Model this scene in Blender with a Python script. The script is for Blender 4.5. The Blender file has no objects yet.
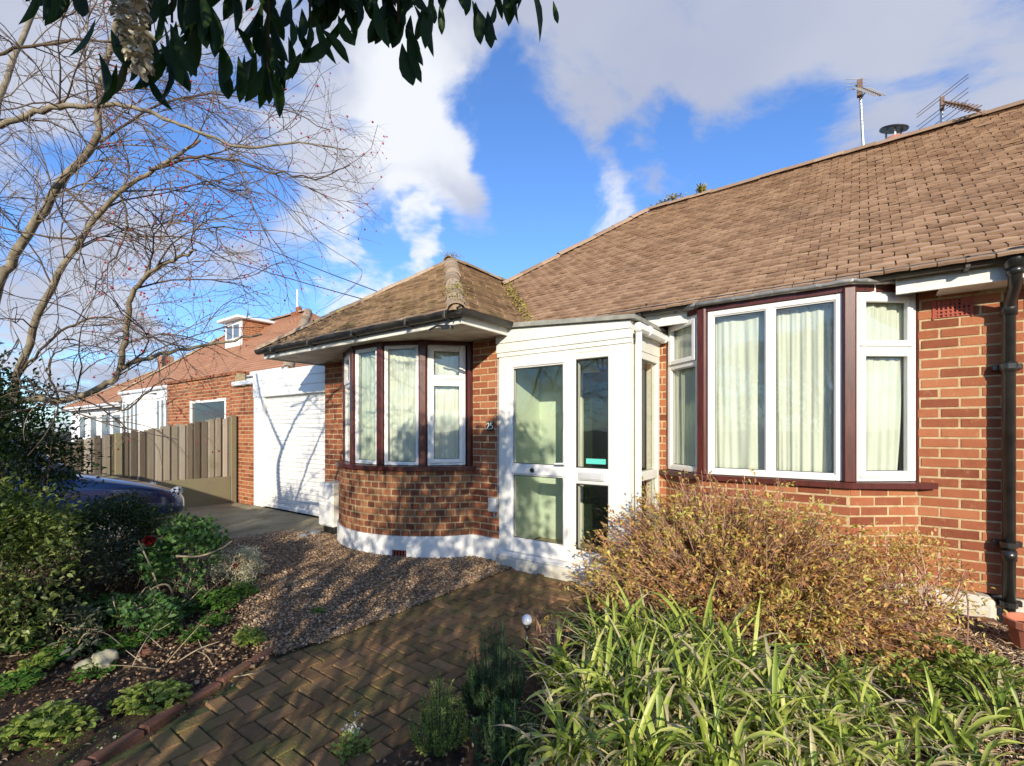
import bpy, math, random
import numpy as np
from mathutils import Vector, Matrix
R = math.radians
rnd = random.Random(7)
nr = np.random.default_rng(11)
scene = bpy.context.scene
col = scene.collection

# ------------------------------------------------------------------ materials
MATS = {}
def nodes(name):
    m = bpy.data.materials.new(name); m.use_nodes = True
    nt = m.node_tree; nt.nodes.clear()
    out = nt.nodes.new('ShaderNodeOutputMaterial')
    MATS[name] = m
    return m, nt, out
def N(nt, t, **kw):
    n = nt.nodes.new(t)
    for k, v in kw.items():
        if hasattr(n, k): setattr(n, k, v)
        else: n.inputs[k.replace('_', ' ')].default_value = v
    return n
def ramp(nt, fac, stops):
    r = nt.nodes.new('ShaderNodeValToRGB')
    while len(r.color_ramp.elements) < len(stops): r.color_ramp.elements.new(.5)
    for e, (p, c) in zip(r.color_ramp.elements, stops):
        e.position = p; e.color = (*c, 1)
    nt.links.new(fac, r.inputs[0]); return r.outputs[0]
def noise(nt, scale, detail=4, rough=.55, coord='Object', vec=None, stretch=None):
    tc = nt.nodes.new('ShaderNodeTexCoord')
    v = vec or tc.outputs[coord]
    if stretch:
        mp = nt.nodes.new('ShaderNodeMapping'); mp.inputs['Scale'].default_value = stretch
        nt.links.new(v, mp.inputs[0]); v = mp.outputs[0]
    n = nt.nodes.new('ShaderNodeTexNoise'); n.inputs['Scale'].default_value = scale
    n.inputs['Detail'].default_value = detail; n.inputs['Roughness'].default_value = rough
    nt.links.new(v, n.inputs['Vector']); return n.outputs['Fac']
def mixc(nt, fac, a, b, mode='MIX'):
    m = nt.nodes.new('ShaderNodeMix'); m.data_type = 'RGBA'; m.blend_type = mode
    for s, v in ((0, fac), (6, a), (7, b)):
        if isinstance(v, (int, float)): m.inputs[s].default_value = v
        elif isinstance(v, tuple): m.inputs[s].default_value = (*v, 1)
        else: nt.links.new(v, m.inputs[s])
    return m.outputs[2]
def mth(nt, op, a, b=0.0, clamp=False):
    m = nt.nodes.new('ShaderNodeMath'); m.operation = op; m.use_clamp = clamp
    for i, v in enumerate((a, b)):
        if isinstance(v, (int, float)): m.inputs[i].default_value = v
        else: nt.links.new(v, m.inputs[i])
    return m.outputs[0]
def bump(nt, h, strength=.3, dist=.01):
    b = nt.nodes.new('ShaderNodeBump'); b.inputs['Strength'].default_value = strength
    b.inputs['Distance'].default_value = dist; nt.links.new(h, b.inputs['Height']); return b.outputs[0]
def mat(name, stops, scale=6, rough=.7, tint=None, spec=.4, bmp=None, bscale=60, stain=None, metal=0, stretch=None, coat=0, detail=5):
    """noise-driven colour; tint = strength of the per-face 'tint' attribute in choosing the colour."""
    m, nt, out = nodes(name)
    p = N(nt, 'ShaderNodeBsdfPrincipled')
    f = noise(nt, scale, detail, stretch=stretch)
    if tint:
        a = N(nt, 'ShaderNodeAttribute', attribute_name='tint')
        f = mth(nt, 'ADD', mth(nt, 'MULTIPLY', f, 1 - tint), mth(nt, 'MULTIPLY', a.outputs['Fac'], tint))
    c = ramp(nt, f, stops)
    if stain:
        sc, colr, lo, hi = stain
        sf = noise(nt, sc, 6, .65)
        mr = N(nt, 'ShaderNodeMapRange'); mr.inputs['From Min'].default_value = lo; mr.inputs['From Max'].default_value = hi
        nt.links.new(sf, mr.inputs['Value']); c = mixc(nt, mr.outputs[0], c, colr)
    nt.links.new(c, p.inputs['Base Color'])
    p.inputs['Roughness'].default_value = rough; p.inputs['Specular IOR Level'].default_value = spec
    p.inputs['Metallic'].default_value = metal; p.inputs['Coat Weight'].default_value = coat
    if bmp:
        nt.links.new(bump(nt, noise(nt, bscale, 5, .6, stretch=stretch), bmp, .006), p.inputs['Normal'])
    nt.links.new(p.outputs[0], out.inputs[0]); return m
def leafmat(name, stops, rough=.45, trans=.35, spec=.4):
    m, nt, out = nodes(name)
    a = N(nt, 'ShaderNodeAttribute', attribute_name='tint')
    f = mth(nt, 'ADD', mth(nt, 'MULTIPLY', a.outputs['Fac'], .8), mth(nt, 'MULTIPLY', noise(nt, 25, 2), .2))
    c = ramp(nt, f, stops)
    p = N(nt, 'ShaderNodeBsdfPrincipled'); nt.links.new(c, p.inputs['Base Color'])
    p.inputs['Roughness'].default_value = rough; p.inputs['Specular IOR Level'].default_value = spec
    t = N(nt, 'ShaderNodeBsdfTranslucent'); nt.links.new(mixc(nt, 1.0, c, (1.0, 1.15, .55), 'MULTIPLY'), t.inputs['Color'])
    s = N(nt, 'ShaderNodeMixShader'); s.inputs[0].default_value = trans
    nt.links.new(p.outputs[0], s.inputs[1]); nt.links.new(t.outputs[0], s.inputs[2]); nt.links.new(s.outputs[0], out.inputs[0])
    return m

mat('brick_red', [(0, (.13, .035, .018)), (.3, (.235, .075, .038)), (.55, (.32, .11, .052)), (.8, (.39, .15, .07)), (1, (.34, .165, .09))], 14, .9, tint=.62, bmp=.8, bscale=90, stain=(16, (.42, .25, .13), .60, .82), spec=.2)
mat('brick_brown', [(0, (.08, .024, .012)), (.3, (.17, .055, .025)), (.55, (.26, .095, .04)), (.8, (.31, .13, .055)), (1, (.26, .155, .07))], 9, .85, tint=.75, bmp=.5, bscale=120, stain=(3, (.14, .07, .03), .6, .95))
mat('mortar', [(.3, (.36, .26, .14)), (.7, (.56, .43, .25))], 20, .95, bmp=.4, bscale=200)
mat('mortar_dark', [(.3, (.26, .19, .10)), (.7, (.42, .32, .19))], 20, .95, bmp=.4, bscale=200)
mat('tile_main', [(0, (.13, .08, .052)), (.25, (.255, .158, .10)), (.55, (.36, .235, .15)), (.8, (.44, .30, .20)), (1, (.53, .40, .285))], 9, .9, tint=.45, bmp=.4, bscale=90, stain=(1.6, (.13, .085, .055), .56, .95), spec=.25)
mat('tile_wing', [(0, (.14, .09, .05)), (.35, (.27, .18, .11)), (.65, (.38, .26, .155)), (1, (.48, .35, .22))], 5, .9, tint=.6, bmp=.5, bscale=90, stain=(2.2, (.13, .12, .04), .52, .85), spec=.25)
mat('ridge_tile', [(.2, (.22, .15, .09)), (.7, (.42, .32, .22))], 7, .9, tint=.4, bmp=.5, stain=(9, (.34, .30, .08), .55, .75))
mat('ridge_main', [(.2, (.22, .145, .095)), (.7, (.36, .25, .17))], 7, .9, tint=.4, bmp=.5)
mat('tile_far', [(0, (.30, .15, .09)), (.5, (.42, .22, .13)), (1, (.50, .29, .18))], 1.5, .9, tint=.4, bmp=.6, bscale=18)
mat('upvc', [(.3, (.79, .78, .74)), (.7, (.85, .84, .80))], 4, .34, spec=.45, stain=(7, (.62, .60, .52), .60, 1.0), bmp=.05, bscale=8)
mat('upvc_old', [(.3, (.70, .69, .61)), (.7, (.83, .82, .75))], 3, .42, stain=(9, (.55, .52, .42), .58, .95), bmp=.05, bscale=8)
mat('white_wood', [(.3, (.66, .64, .56)), (.7, (.80, .79, .73))], 5, .55, stain=(6, (.42, .38, .26), .60, .85), bmp=.15)
mat('white_render', [(.3, (.72, .72, .68)), (.7, (.84, .84, .81))], 5, .8, bmp=.35, bscale=40, stain=(5, (.45, .43, .33), .66, .9))
mat('worn_render', [(.3, (.45, .42, .34)), (.7, (.66, .63, .54))], 6, .9, bmp=.7, bscale=30, stain=(4, (.28, .22, .15), .55, .75))
mat('soffit_board', [(.3, (.36, .31, .24)), (.7, (.60, .55, .46))], 5, .7, stain=(4, (.26, .21, .14), .5, .8), bmp=.1)
mat('mahogany', [(.3, (.05, .011, .008)), (.7, (.105, .022, .015))], 8, .38, stretch=(6, 6, .6), bmp=.15, coat=.15)
mat('lead', [(.3, (.10, .10, .10)), (.7, (.25, .25, .24))], 8, .55, bmp=.5, bscale=25, stain=(14, (.5, .5, .46), .56, .7))
mat('felt_grey', [(.3, (.20, .20, .17)), (.7, (.36, .36, .31))], 8, .8, bmp=.4, bscale=60)
mat('black_plastic', [(.3, (.012, .012, .012)), (.7, (.03, .03, .028))], 8, .3, spec=.6)
mat('black_gutter', [(.3, (.012, .012, .011)), (.7, (.045, .04, .03))], 8, .5, spec=.5, bmp=.2)
mat('grey_plastic', [(.3, (.45, .46, .46)), (.7, (.56, .57, .57))], 4, .5)
mat('chrome', [(.3, (.6, .6, .6)), (.7, (.7, .7, .7))], 4, .25, metal=1)
mat('alu', [(.3, (.34, .34, .34)), (.7, (.5, .5, .5))], 6, .45, metal=.7)
mat('rust_metal', [(.3, (.12, .07, .05)), (.7, (.25, .17, .12))], 6, .6, metal=.4)
mat('vent_clay', [(.3, (.30, .06, .04)), (.7, (.38, .09, .06))], 12, .8)
mat('dark_hole', [(0, (.01, .01, .01)), (1, (.02, .015, .012))], 5, .9)
mat('plaster_green', [(.3, (.60, .68, .55)), (.7, (.68, .75, .62))], 3, .85)
mat('room_wall', [(.3, (.30, .31, .27)), (.7, (.36, .37, .32))], 3, .9)
mat('floor_tan', [(.3, (.42, .30, .16)), (.7, (.55, .42, .25))], 5, .5)
mat('curtain', [(.3, (.68, .68, .62)), (.7, (.77, .77, .71))], 3, .9, stretch=(10, 10, .5))
mat('curtain_net', [(.3, (.54, .58, .50)), (.7, (.66, .70, .61))], 3, .9, stretch=(10, 10, .5))
mat('inner_door', [(.3, (.012, .02, .014)), (.7, (.025, .038, .026))], 3, .2, spec=.6)
mat('teal', [(0, (.10, .55, .45)), (1, (.14, .62, .52))], 4, .5)
mat('sign_white', [(0, (.55, .56, .5)), (1, (.65, .66, .6))], 4, .5)
mat('sign_dark', [(0, (.02, .022, .018)), (1, (.035, .035, .03))], 4, .4)
mat('concrete', [(.2, (.17, .145, .09)), (.6, (.28, .245, .155)), (.9, (.36, .32, .21))], 1.8, .95, bmp=.5, bscale=50, stain=(2.5, (.10, .10, .045), .5, .8))
mat('gravel_board', [(.2, (.15, .125, .075)), (.8, (.27, .235, .15))], 2.5, .95, bmp=.5, bscale=40, stain=(2.5, (.13, .14, .05), .45, .75))
mat('fence_wood', [(0, (.06, .045, .03)), (.35, (.17, .135, .095)), (.65, (.28, .24, .18)), (1, (.48, .42, .34))], 5, .9, tint=.8, bmp=.7, bscale=12, stretch=(7, 7, .5), stain=(2, (.14, .14, .06), .58, .85))
mat('soil', [(.2, (.022, .013, .008)), (.5, (.055, .032, .018)), (.8, (.11, .068, .04))], 7, .98, bmp=1, bscale=45, detail=8)
mat('gravel_base', [(.2, (.07, .045, .028)), (.8, (.20, .14, .09))], 30, .95, bmp=1, bscale=80)
mat('pebble', [(0, (.09, .05, .027)), (.3, (.22, .135, .072)), (.6, (.35, .23, .13)), (.85, (.50, .37, .24)), (1, (.68, .56, .42))], 30, .8, tint=.85)
mat('paver', [(0, (.10, .062, .03)), (.35, (.18, .108, .052)), (.65, (.27, .155, .075)), (1, (.38, .22, .12))], 26, .95, tint=.5, bmp=1, bscale=70, stain=(4, (.15, .145, .045), .46, .74), spec=.2)
mat('edging', [(0, (.12, .05, .03)), (1, (.26, .12, .075))], 8, .9, tint=.5, bmp=.6, bscale=60, stain=(5, (.08, .07, .03), .5, .8))
mat('joint_moss', [(.2, (.035, .04, .014)), (.8, (.09, .10, .03))], 25, 1, bmp=.8)
mat('litter', [(0, (.035, .02, .012)), (.3, (.10, .055, .03)), (.6, (.21, .125, .07)), (.85, (.36, .24, .14)), (1, (.5, .4, .28))], 20, .9, tint=.9)
mat('dry_litter', [(0, (.24, .14, .08)), (.3, (.42, .28, .17)), (.6, (.58, .43, .28)), (1, (.76, .62, .45))], 20, .9, tint=.9)
mat('stone_pale', [(.2, (.30, .27, .17)), (.8, (.58, .54, .38))], 8, .95, bmp=1, bscale=22, stain=(9, (.17, .19, .07), .5, .75))
mat('terracotta', [(.2, (.38, .12, .065)), (.8, (.52, .20, .12))], 6, .85, bmp=.2)
mat('car_paint', [(.3, (.006, .022, .085)), (.7, (.009, .03, .11))], 3, .25, metal=.5, coat=1, spec=.6)
mat('car_glass', [(0, (.01, .012, .015)), (1, (.02, .022, .025))], 3, .06, spec=.8)
mat('lamp_clear', [(0, (.75, .77, .78)), (1, (.85, .86, .88))], 3, .12, spec=.9)
mat('tyre', [(0, (.015, .015, .015)), (1, (.03, .03, .03))], 9, .8)
mat('bark_pale', [(.2, (.09, .07, .045)), (.5, (.20, .165, .11)), (.8, (.36, .31, .22))], 14, .9, bmp=.7, bscale=40, stain=(8, (.20, .195, .12), .5, .8))
mat('bark_dark', [(.2, (.05, .033, .02)), (.8, (.13, .09, .055))], 14, .9, bmp=.6, bscale=40, stain=(6, (.13, .13, .05), .55, .8))
mat('twig_red', [(0, (.05, .033, .026)), (.5, (.14, .10, .075)), (1, (.33, .27, .20))], 9, .8, tint=.8)
mat('twig_tan', [(0, (.17, .075, .05)), (.5, (.42, .23, .155)), (1, (.68, .47, .34))], 9, .8, tint=.8)
mat('stem_pale', [(0, (.22, .17, .10)), (1, (.45, .38, .25))], 9, .8, tint=.8)
mat('berry', [(0, (.30, .012, .02)), (1, (.50, .03, .05))], 9, .3, tint=.8)
mat('cream_flower', [(0, (.50, .44, .30)), (1, (.80, .74, .58))], 9, .9, tint=.8)
mat('moss', [(0, (.10, .11, .02)), (.5, (.24, .22, .04)), (1, (.42, .36, .09))], 9, .95, tint=.8)
mat('far_white', [(.3, (.66, .68, .70)), (.7, (.78, .79, .80))], 2, .7)
mat('far_glass', [(0, (.08, .10, .12)), (1, (.20, .24, .28))], 1.2, .12, spec=.7)
mat('white_gloss', [(0, (.7, .7, .68)), (1, (.78, .78, .76))], 3, .3)  # plain glossy white for cowl legs, aerial mast, door handle and number plate
leafmat('leaf_laurel', [(0, (.012, .028, .006)), (.5, (.026, .06, .011)), (1, (.06, .115, .02))], .42, .35, .25)
leafmat('leaf_dark', [(0, (.015, .03, .010)), (.5, (.03, .06, .018)), (1, (.08, .12, .04))], .45)
leafmat('leaf_varieg', [(0, (.03, .055, .015)), (.4, (.10, .15, .035)), (.7, (.26, .31, .08)), (1, (.55, .56, .26))], .42)
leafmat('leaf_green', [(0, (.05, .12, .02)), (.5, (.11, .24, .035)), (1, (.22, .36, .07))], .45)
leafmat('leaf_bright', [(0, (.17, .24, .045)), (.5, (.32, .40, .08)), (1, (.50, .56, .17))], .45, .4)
leafmat('leaf_conifer', [(0, (.02, .055, .02)), (.5, (.04, .105, .03)), (1, (.09, .18, .05))], .5, .25)
leafmat('leaf_rose', [(0, (.04, .09, .025)), (.5, (.09, .20, .05)), (1, (.28, .40, .15))], .4)
leafmat('leaf_grey', [(0, (.04, .05, .035)), (.5, (.08, .10, .06)), (1, (.17, .20, .12))], .55, .25)
leafmat('leaf_silver', [(0, (.40, .37, .27)), (.5, (.60, .57, .44)), (1, (.78, .75, .62))], .7, .3)
leafmat('leaf_autumn', [(0, (.24, .09, .06)), (.25, (.48, .22, .10)), (.48, (.62, .38, .13)), (.75, (.70, .60, .17)), (1, (.36, .46, .07))], .5, .35)
leafmat('leaf_strap', [(0, (.055, .11, .025)), (.25, (.15, .23, .04)), (.5, (.34, .42, .07)), (.7, (.58, .62, .16)), (.82, (.50, .42, .24)), (1, (.66, .56, .42))], .38, .3)
leafmat('petal_red', [(0, (.10, .004, .005)), (1, (.22, .010, .010))], .5, .3)
leafmat('petal_white', [(0, (.7, .7, .65)), (1, (.8, .8, .75))], .5, .3)

def glassmat(name, tintc, refl=1.5, extra=.0):
    m, nt, out = nodes(name)
    t = N(nt, 'ShaderNodeBsdfTransparent'); t.inputs[0].default_value = (*tintc, 1)
    g = N(nt, 'ShaderNodeBsdfGlossy'); g.inputs['Roughness'].default_value = .01
    nb = bump(nt, noise(nt, 1.6, 2), .04, .05); nt.links.new(nb, g.inputs['Normal'])
    f = N(nt, 'ShaderNodeFresnel'); f.inputs[0].default_value = refl
    gm_ = nt.nodes.new('ShaderNodeNewGeometry')      # both faces of the pane reflect as air-to-glass
    nt.links.new(mth(nt, 'ADD', refl, mth(nt, 'MULTIPLY', gm_.outputs['Backfacing'], 1/refl-refl)), f.inputs[0])
    s = N(nt, 'ShaderNodeMixShader'); nt.links.new(mth(nt, 'ADD', f.outputs[0], extra), s.inputs[0])
    nt.links.new(t.outputs[0], s.inputs[1]); nt.links.new(g.outputs[0], s.inputs[2]); nt.links.new(s.outputs[0], out.inputs[0])
    return m
glassmat('glass', (.94, .965, .93), 1.45, .03)

# ------------------------------------------------------------------ mesh builder
class MB:
    def __init__(s): s.v = []; s.f = []; s.m = []; s.t = []
    def add(s, vs, fs, mi=0, tint=None):
        o = len(s.v); s.v.extend([tuple(v) for v in vs])
        t = rnd.random() if tint is None else tint
        for f in fs: s.f.append([o + i for i in f]); s.m.append(mi); s.t.append(t)
        return s
    def box(s, x0, x1, y0, y1, z0, z1, mi=0, tint=None, M=None):
        vs = [Vector(p) for p in ((x0, y0, z0), (x1, y0, z0), (x1, y1, z0), (x0, y1, z0), (x0, y0, z1), (x1, y0, z1), (x1, y1, z1), (x0, y1, z1))]
        if M is not None: vs = [M @ v for v in vs]
        return s.add(vs, BOXF, mi, tint)
    def cbox(s, x0, x1, y0, y1, z0, z1, c=.004, mi=0, tint=None, M=None):
        """box with chamfered edges (24-vertex)"""
        X, Y, Z = (x0, x1), (y0, y1), (z0, z1); c = min(c, (x1-x0)*.4, (y1-y0)*.4, (z1-z0)*.4)
        vs = []; idx = {}
        for i in (0, 1):
            for j in (0, 1):
                for k in (0, 1):
                    p = (X[i], Y[j], Z[k]); sg = (1 - 2*i, 1 - 2*j, 1 - 2*k)
                    for a in range(3):
                        q = list(p)
                        for b in range(3):
                            if b != a: q[b] += sg[b] * c
                        idx[(i, j, k, a)] = len(vs); vs.append(Vector(q))
        fs = []
        for a in range(3):
            b, d = [(1, 2), (2, 0), (0, 1)][a]
            for e in (0, 1):
                loop = []
                for (m_, n_) in ((0, 0), (1, 0), (1, 1), (0, 1)):
                    key = [0, 0, 0]; key[a] = e; key[b] = m_; key[d] = n_; loop.append(idx[(*key, a)])
                fs.append(loop if e else loop[::-1])
            for m_ in (0, 1):
                for n_ in (0, 1):
                    k0 = [0, 0, 0]; k1 = [0, 0, 0]; k0[a] = 0; k1[a] = 1
                    for k in (k0, k1): k[b] = m_; k[d] = n_
                    l = [idx[(*k0, b)], idx[(*k1, b)], idx[(*k1, d)], idx[(*k0, d)]]
                    fs.append(l if (m_ == n_) else l[::-1])
        for i in (0, 1):
            for j in (0, 1):
                for k in (0, 1):
                    l = [idx[(i, j, k, 0)], idx[(i, j, k, 1)], idx[(i, j, k, 2)]]
                    fs.append(l if (i + j + k) % 2 else l[::-1])
        if M is not None: vs = [M @ v for v in vs]
        return s.add(vs, fs, mi, tint)
    def prism(s, poly, z0, z1, mi=0, tint=None, M=None):
        n = len(poly)
        vs = [Vector((x, y, z0)) for x, y in poly] + [Vector((x, y, z1)) for x, y in poly]
        if M is not None: vs = [M @ v for v in vs]
        fs = [list(range(n))[::-1], list(range(n, 2*n))] + [[i, (i+1) % n, n + (i+1) % n, n + i] for i in range(n)]
        return s.add(vs, fs, mi, tint)
    def tube(s, pts, rad, n=8, mi=0, cap=True, tint=None):
        pts = [Vector(p) for p in pts]
        if isinstance(rad, (int, float)): rad = [rad] * len(pts)
        vs = []; fs = []; up = Vector((0, 0, 1)); prev = None
        for i, p in enumerate(pts):
            t = (pts[min(i+1, len(pts)-1)] - pts[max(i-1, 0)])
            if t.length < 1e-9: t = Vector((0, 0, 1))
            t.normalize()
            a = (up if prev is None and abs(t.z) < .95 else (Vector((1, 0, 0)) if prev is None else prev))
            a = a - t * a.dot(t)
            if a.length < 1e-6: a = t.orthogonal()
            a.normalize(); prev = a; b = t.cross(a)
            for k in range(n):
                q = 2*math.pi*k/n; vs.append(p + (a*math.cos(q) + b*math.sin(q)) * rad[i])
        for i in range(len(pts)-1):
            for k in range(n):
                fs.append([i*n+k, i*n+(k+1) % n, (i+1)*n+(k+1) % n, (i+1)*n+k])
        if cap: fs += [list(range(n))[::-1], list(range((len(pts)-1)*n, len(pts)*n))]
        return s.add(vs, fs, mi, tint)
    def lathe(s, c, prof, n=20, mi=0, tint=None):
        vs = []; fs = []
        for (r, z) in prof:
            for k in range(n):
                q = 2*math.pi*k/n; vs.append((c[0]+r*math.cos(q), c[1]+r*math.sin(q), c[2]+z))
        for i in range(len(prof)-1):
            for k in range(n): fs.append([i*n+k, i*n+(k+1) % n, (i+1)*n+(k+1) % n, (i+1)*n+k])
        return s.add(vs, fs, mi, tint)
    def build(s, name, mats, parent=None, smooth=False, loc=None):
        if isinstance(mats, str): mats = [mats]
        me = bpy.data.meshes.new(name); me.from_pydata(s.v, [], s.f)
        for m in mats: me.materials.append(MATS[m])
        me.polygons.foreach_set('material_index', s.m)
        at = me.attributes.new('tint', 'FLOAT', 'FACE'); at.data.foreach_set('value', s.t)
        if smooth: me.polygons.foreach_set('use_smooth', [True]*len(s.f))
        me.update()
        o = bpy.data.objects.new(name, me); col.objects.link(o)
        if parent: o.parent = parent; o.location = -world_loc(parent)
        return o
BOXF = [[0, 3, 2, 1], [4, 5, 6, 7], [0, 1, 5, 4], [1, 2, 6, 5], [2, 3, 7, 6], [3, 0, 4, 7]]
def world_loc(o):
    l = o.location.copy()
    if o.parent: l = l + world_loc(o.parent)
    return l
def tag(o, label=None, cat=None, group=None, kind=None):
    for k, v in (('label', label), ('category', cat), ('group', group), ('kind', kind)):
        if v: o[k] = v
    return o
def empty(name, loc=(0, 0, 0)):
    o = bpy.data.objects.new(name, None); o.location = loc; o.empty_display_size = .2; col.objects.link(o); return o
def place(o, loc):          # move geometry origin: all meshes are written in world coords
    pass
def npmesh(name, V, F, tints, mats, parent=None, mi=None, smooth=False):
    """V (n,3), F (m,k) uniform polygon size"""
    me = bpy.data.meshes.new(name); k = F.shape[1]
    me.vertices.add(len(V)); me.vertices.foreach_set('co', V.astype(np.float32).ravel())
    me.loops.add(F.size); me.loops.foreach_set('vertex_index', F.astype(np.int32).ravel())
    me.polygons.add(len(F)); me.polygons.foreach_set('loop_start', np.arange(0, F.size, k, dtype=np.int32))
    me.polygons.foreach_set('loop_total', np.full(len(F), k, dtype=np.int32))
    if isinstance(mats, str): mats = [mats]
    for m in mats: me.materials.append(MATS[m])
    if mi is not None: me.polygons.foreach_set('material_index', mi.astype(np.int32))
    if smooth: me.polygons.foreach_set('use_smooth', np.ones(len(F), dtype=bool))
    me.update(calc_edges=True); me.validate()
    at = me.attributes.new('tint', 'FLOAT', 'FACE'); at.data.foreach_set('value', tints.astype(np.float32))
    o = bpy.data.objects.new(name, me); col.objects.link(o)
    if parent: o.parent = parent; o.location = -world_loc(parent)
    return o

# leaf template: 8 verts -> 6 quads-ish folded along the midrib, curved
def leaf_tpl(fold=.25, curl=.15, shape='oval'):
    st = {'oval': [(0, .0), (.3, .42), (.65, .46), (1, 0)], 'lance': [(0, .0), (.25, .30), (.6, .40), (1, 0)],
          'long': [(0, .03), (.12, .18), (.3, .38), (.5, .48), (.7, .43), (.88, .2), (1, 0)],
          'round': [(0, .12), (.35, .5), (.75, .48), (1, .1)]}[shape]
    V = []
    for (t, w) in st:
        z = -curl * t * t
        V += [(-w, t, z + fold*w), (0, t, z), (w, t, z + fold*w)]
    F = []
    for i in range(len(st)-1):
        a = i*3; F += [(a, a+1, a+4, a+3), (a+1, a+2, a+5, a+4)]
    return np.array(V), np.array(F)
def leaves(P, D, L, W, roll=None, tpl=None, tint=None):
    """P (n,3) bases, D (n,3) directions, L lengths, W widths -> V,F,t"""
    TV, TF = tpl or leaf_tpl()
    n = len(P); D = D / np.linalg.norm(D, axis=1, keepdims=True)
    up = np.tile(np.array([0, 0, 1.0]), (n, 1)); side = np.cross(D, up)
    ln = np.linalg.norm(side, axis=1, keepdims=True); side = np.where(ln < 1e-3, np.array([1., 0, 0]), side / np.maximum(ln, 1e-6))
    nor = np.cross(side, D)
    roll = nr.uniform(-.9, .9, n) if roll is None else roll
    c, s = np.cos(roll)[:, None], np.sin(roll)[:, None]
    s2 = side * c + nor * s; n2 = -side * s + nor * c
    L = np.broadcast_to(L, n); W = np.broadcast_to(W, n)
    V = (P[:, None, :] + s2[:, None, :] * (TV[None, :, 0:1] * W[:, None, None]) + D[:, None, :] * (TV[None, :, 1:2] * L[:, None, None])
         + n2[:, None, :] * (TV[None, :, 2:3] * L[:, None, None]))
    F = (TF[None] + (np.arange(n) * len(TV))[:, None, None]).reshape(-1, TF.shape[1])
    t = nr.random(n) if tint is None else tint
    return V.reshape(-1, 3), F, np.repeat(t, len(TF))
def join(parts):
    Vs, Fs, Ts = [], [], []; o = 0
    for V, F, T in parts: Vs.append(V); Fs.append(F + o); Ts.append(T); o += len(V)
    return np.concatenate(Vs), np.concatenate(Fs), np.concatenate(Ts)
def tubes(paths, radii, n=4, tint=None):
    """list of (k,3) arrays, list of radius arrays -> V,F,t (quads)"""
    Vs, Fs, Ts = [], [], []; o = 0
    ang = np.arange(n) * 2*np.pi/n; ca, sa = np.cos(ang), np.sin(ang)
    for i, (p, r) in enumerate(zip(paths, radii)):
        p = np.asarray(p, float); k = len(p)
        t = np.gradient(p, axis=0); t /= np.maximum(np.linalg.norm(t, axis=1, keepdims=True), 1e-9)
        a = np.cross(t, np.array([.31, .17, .93])); a /= np.maximum(np.linalg.norm(a, axis=1, keepdims=True), 1e-9)
        b = np.cross(t, a); r = np.broadcast_to(r, k)
        V = p[:, None] + (a[:, None] * ca[None, :, None] + b[:, None] * sa[None, :, None]) * r[:, None, None]
        Vs.append(V.reshape(-1, 3)); base = np.arange(k-1)[:, None]*n; kk = np.arange(n)[None]
        F = np.stack([base+kk, base+(kk+1) % n, base+n+(kk+1) % n, base+n+kk], -1).reshape(-1, 4)
        Fs.append(F + o); o += k*n
        Ts.append(np.full(len(F), nr.random() if tint is None else tint[i]))
    return np.concatenate(Vs), np.concatenate(Fs), np.concatenate(Ts)
def unit(v): return v / np.maximum(np.linalg.norm(v, axis=-1, keepdims=True), 1e-9)

# camera frame helper (used only to convert measured positions to ground-plan numbers)
CF, SF, FOC, EYE, HZ = .805, .593, 472.0, 1.45, 430.0
def W(px, d, z=0.0):
    u = (px - 512) / FOC * d; return np.array([CF*u - SF*d, SF*u + CF*d, z])
def Wp(px, py, d): return W(px, d, EYE + (HZ - py) * d / FOC)

# ------------------------------------------------------------------ ground
def bed_noise(x, y):
    return (math.sin(x*3.1+y*1.7)+math.sin(x*5.3-y*4.1+1)+math.sin(x*9.7+y*8.3+2)*.6+math.sin(x*17-y*13)*.35)/3
def ss(a, b, t):
    t = min(1, max(0, (t-a)/(b-a))); return t*t*(3-2*t)
def path_edge(y): return -2.97 if y > 1.46 else -2.97 + (1.46-y)*.345
def gz(x, y):
    z = 0.0
    if x < -3.0:
        m = ss(-3.02, -3.3, x) * (1 - ss(2.2, 3.0, y)) * ss(-11, -8, x)
        if x < -6.8: m *= 1 - ss(2.0, 3.0, y)
        z += m * (.035 + .03*bed_noise(x, y))
        z += .03*ss(-3.0, -3.6, x)*ss(1.4, 2.2, y)*(1-ss(3.2, 4.0, y))*ss(-7, -6.2, x)
    if x > -1.72:
        m = ss(-1.72, -1.45, x)
        z += m * (.03 + .025*bed_noise(x, y)) + .05*ss(-.6, .6, x)*ss(3.0, 4.0, y)*(1-.7*ss(4.3, 4.8, y))
    if max(-2.92, path_edge(y)+.05) < x < -1.74 and y < 4.2: z -= .07
    return z
xs = np.concatenate([-np.geomspace(600, 12, 14), np.arange(-11, 4, .1), np.geomspace(4.2, 600, 16)])
ys = np.concatenate([-np.geomspace(600, 3, 14), np.arange(-2.5, 6, .1), np.geomspace(6.2, 900, 18)])
GX, GY = np.meshgrid(xs, ys)
GZ = np.array([[gz(x, y) for x in xs] for y in ys]) - .006
Vg = np.stack([GX, GY, GZ], -1).reshape(-1, 3); nx = len(xs)
ii = (np.arange(len(ys)-1)[:, None]*nx + np.arange(nx-1)[None]).ravel()
ground = npmesh('ground', Vg, np.stack([ii, ii+1, ii+nx+1, ii+nx], -1), np.zeros(len(ii)), 'soil', smooth=True)
tag(ground, kind='structure')

# driveway slab
mb = MB(); mb.cbox(-9.32, -6.1, -6, 4.28, -.1, .03, .01)
mb.cbox(-9.32, -7.0, -6, 4.2, .0, .034, .01)
mb.cbox(-9.98, -9.32, -6, 4.28, -.1, .02, .01); drv = mb.build('driveway', 'concrete'); tag(drv, kind='structure')

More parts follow.
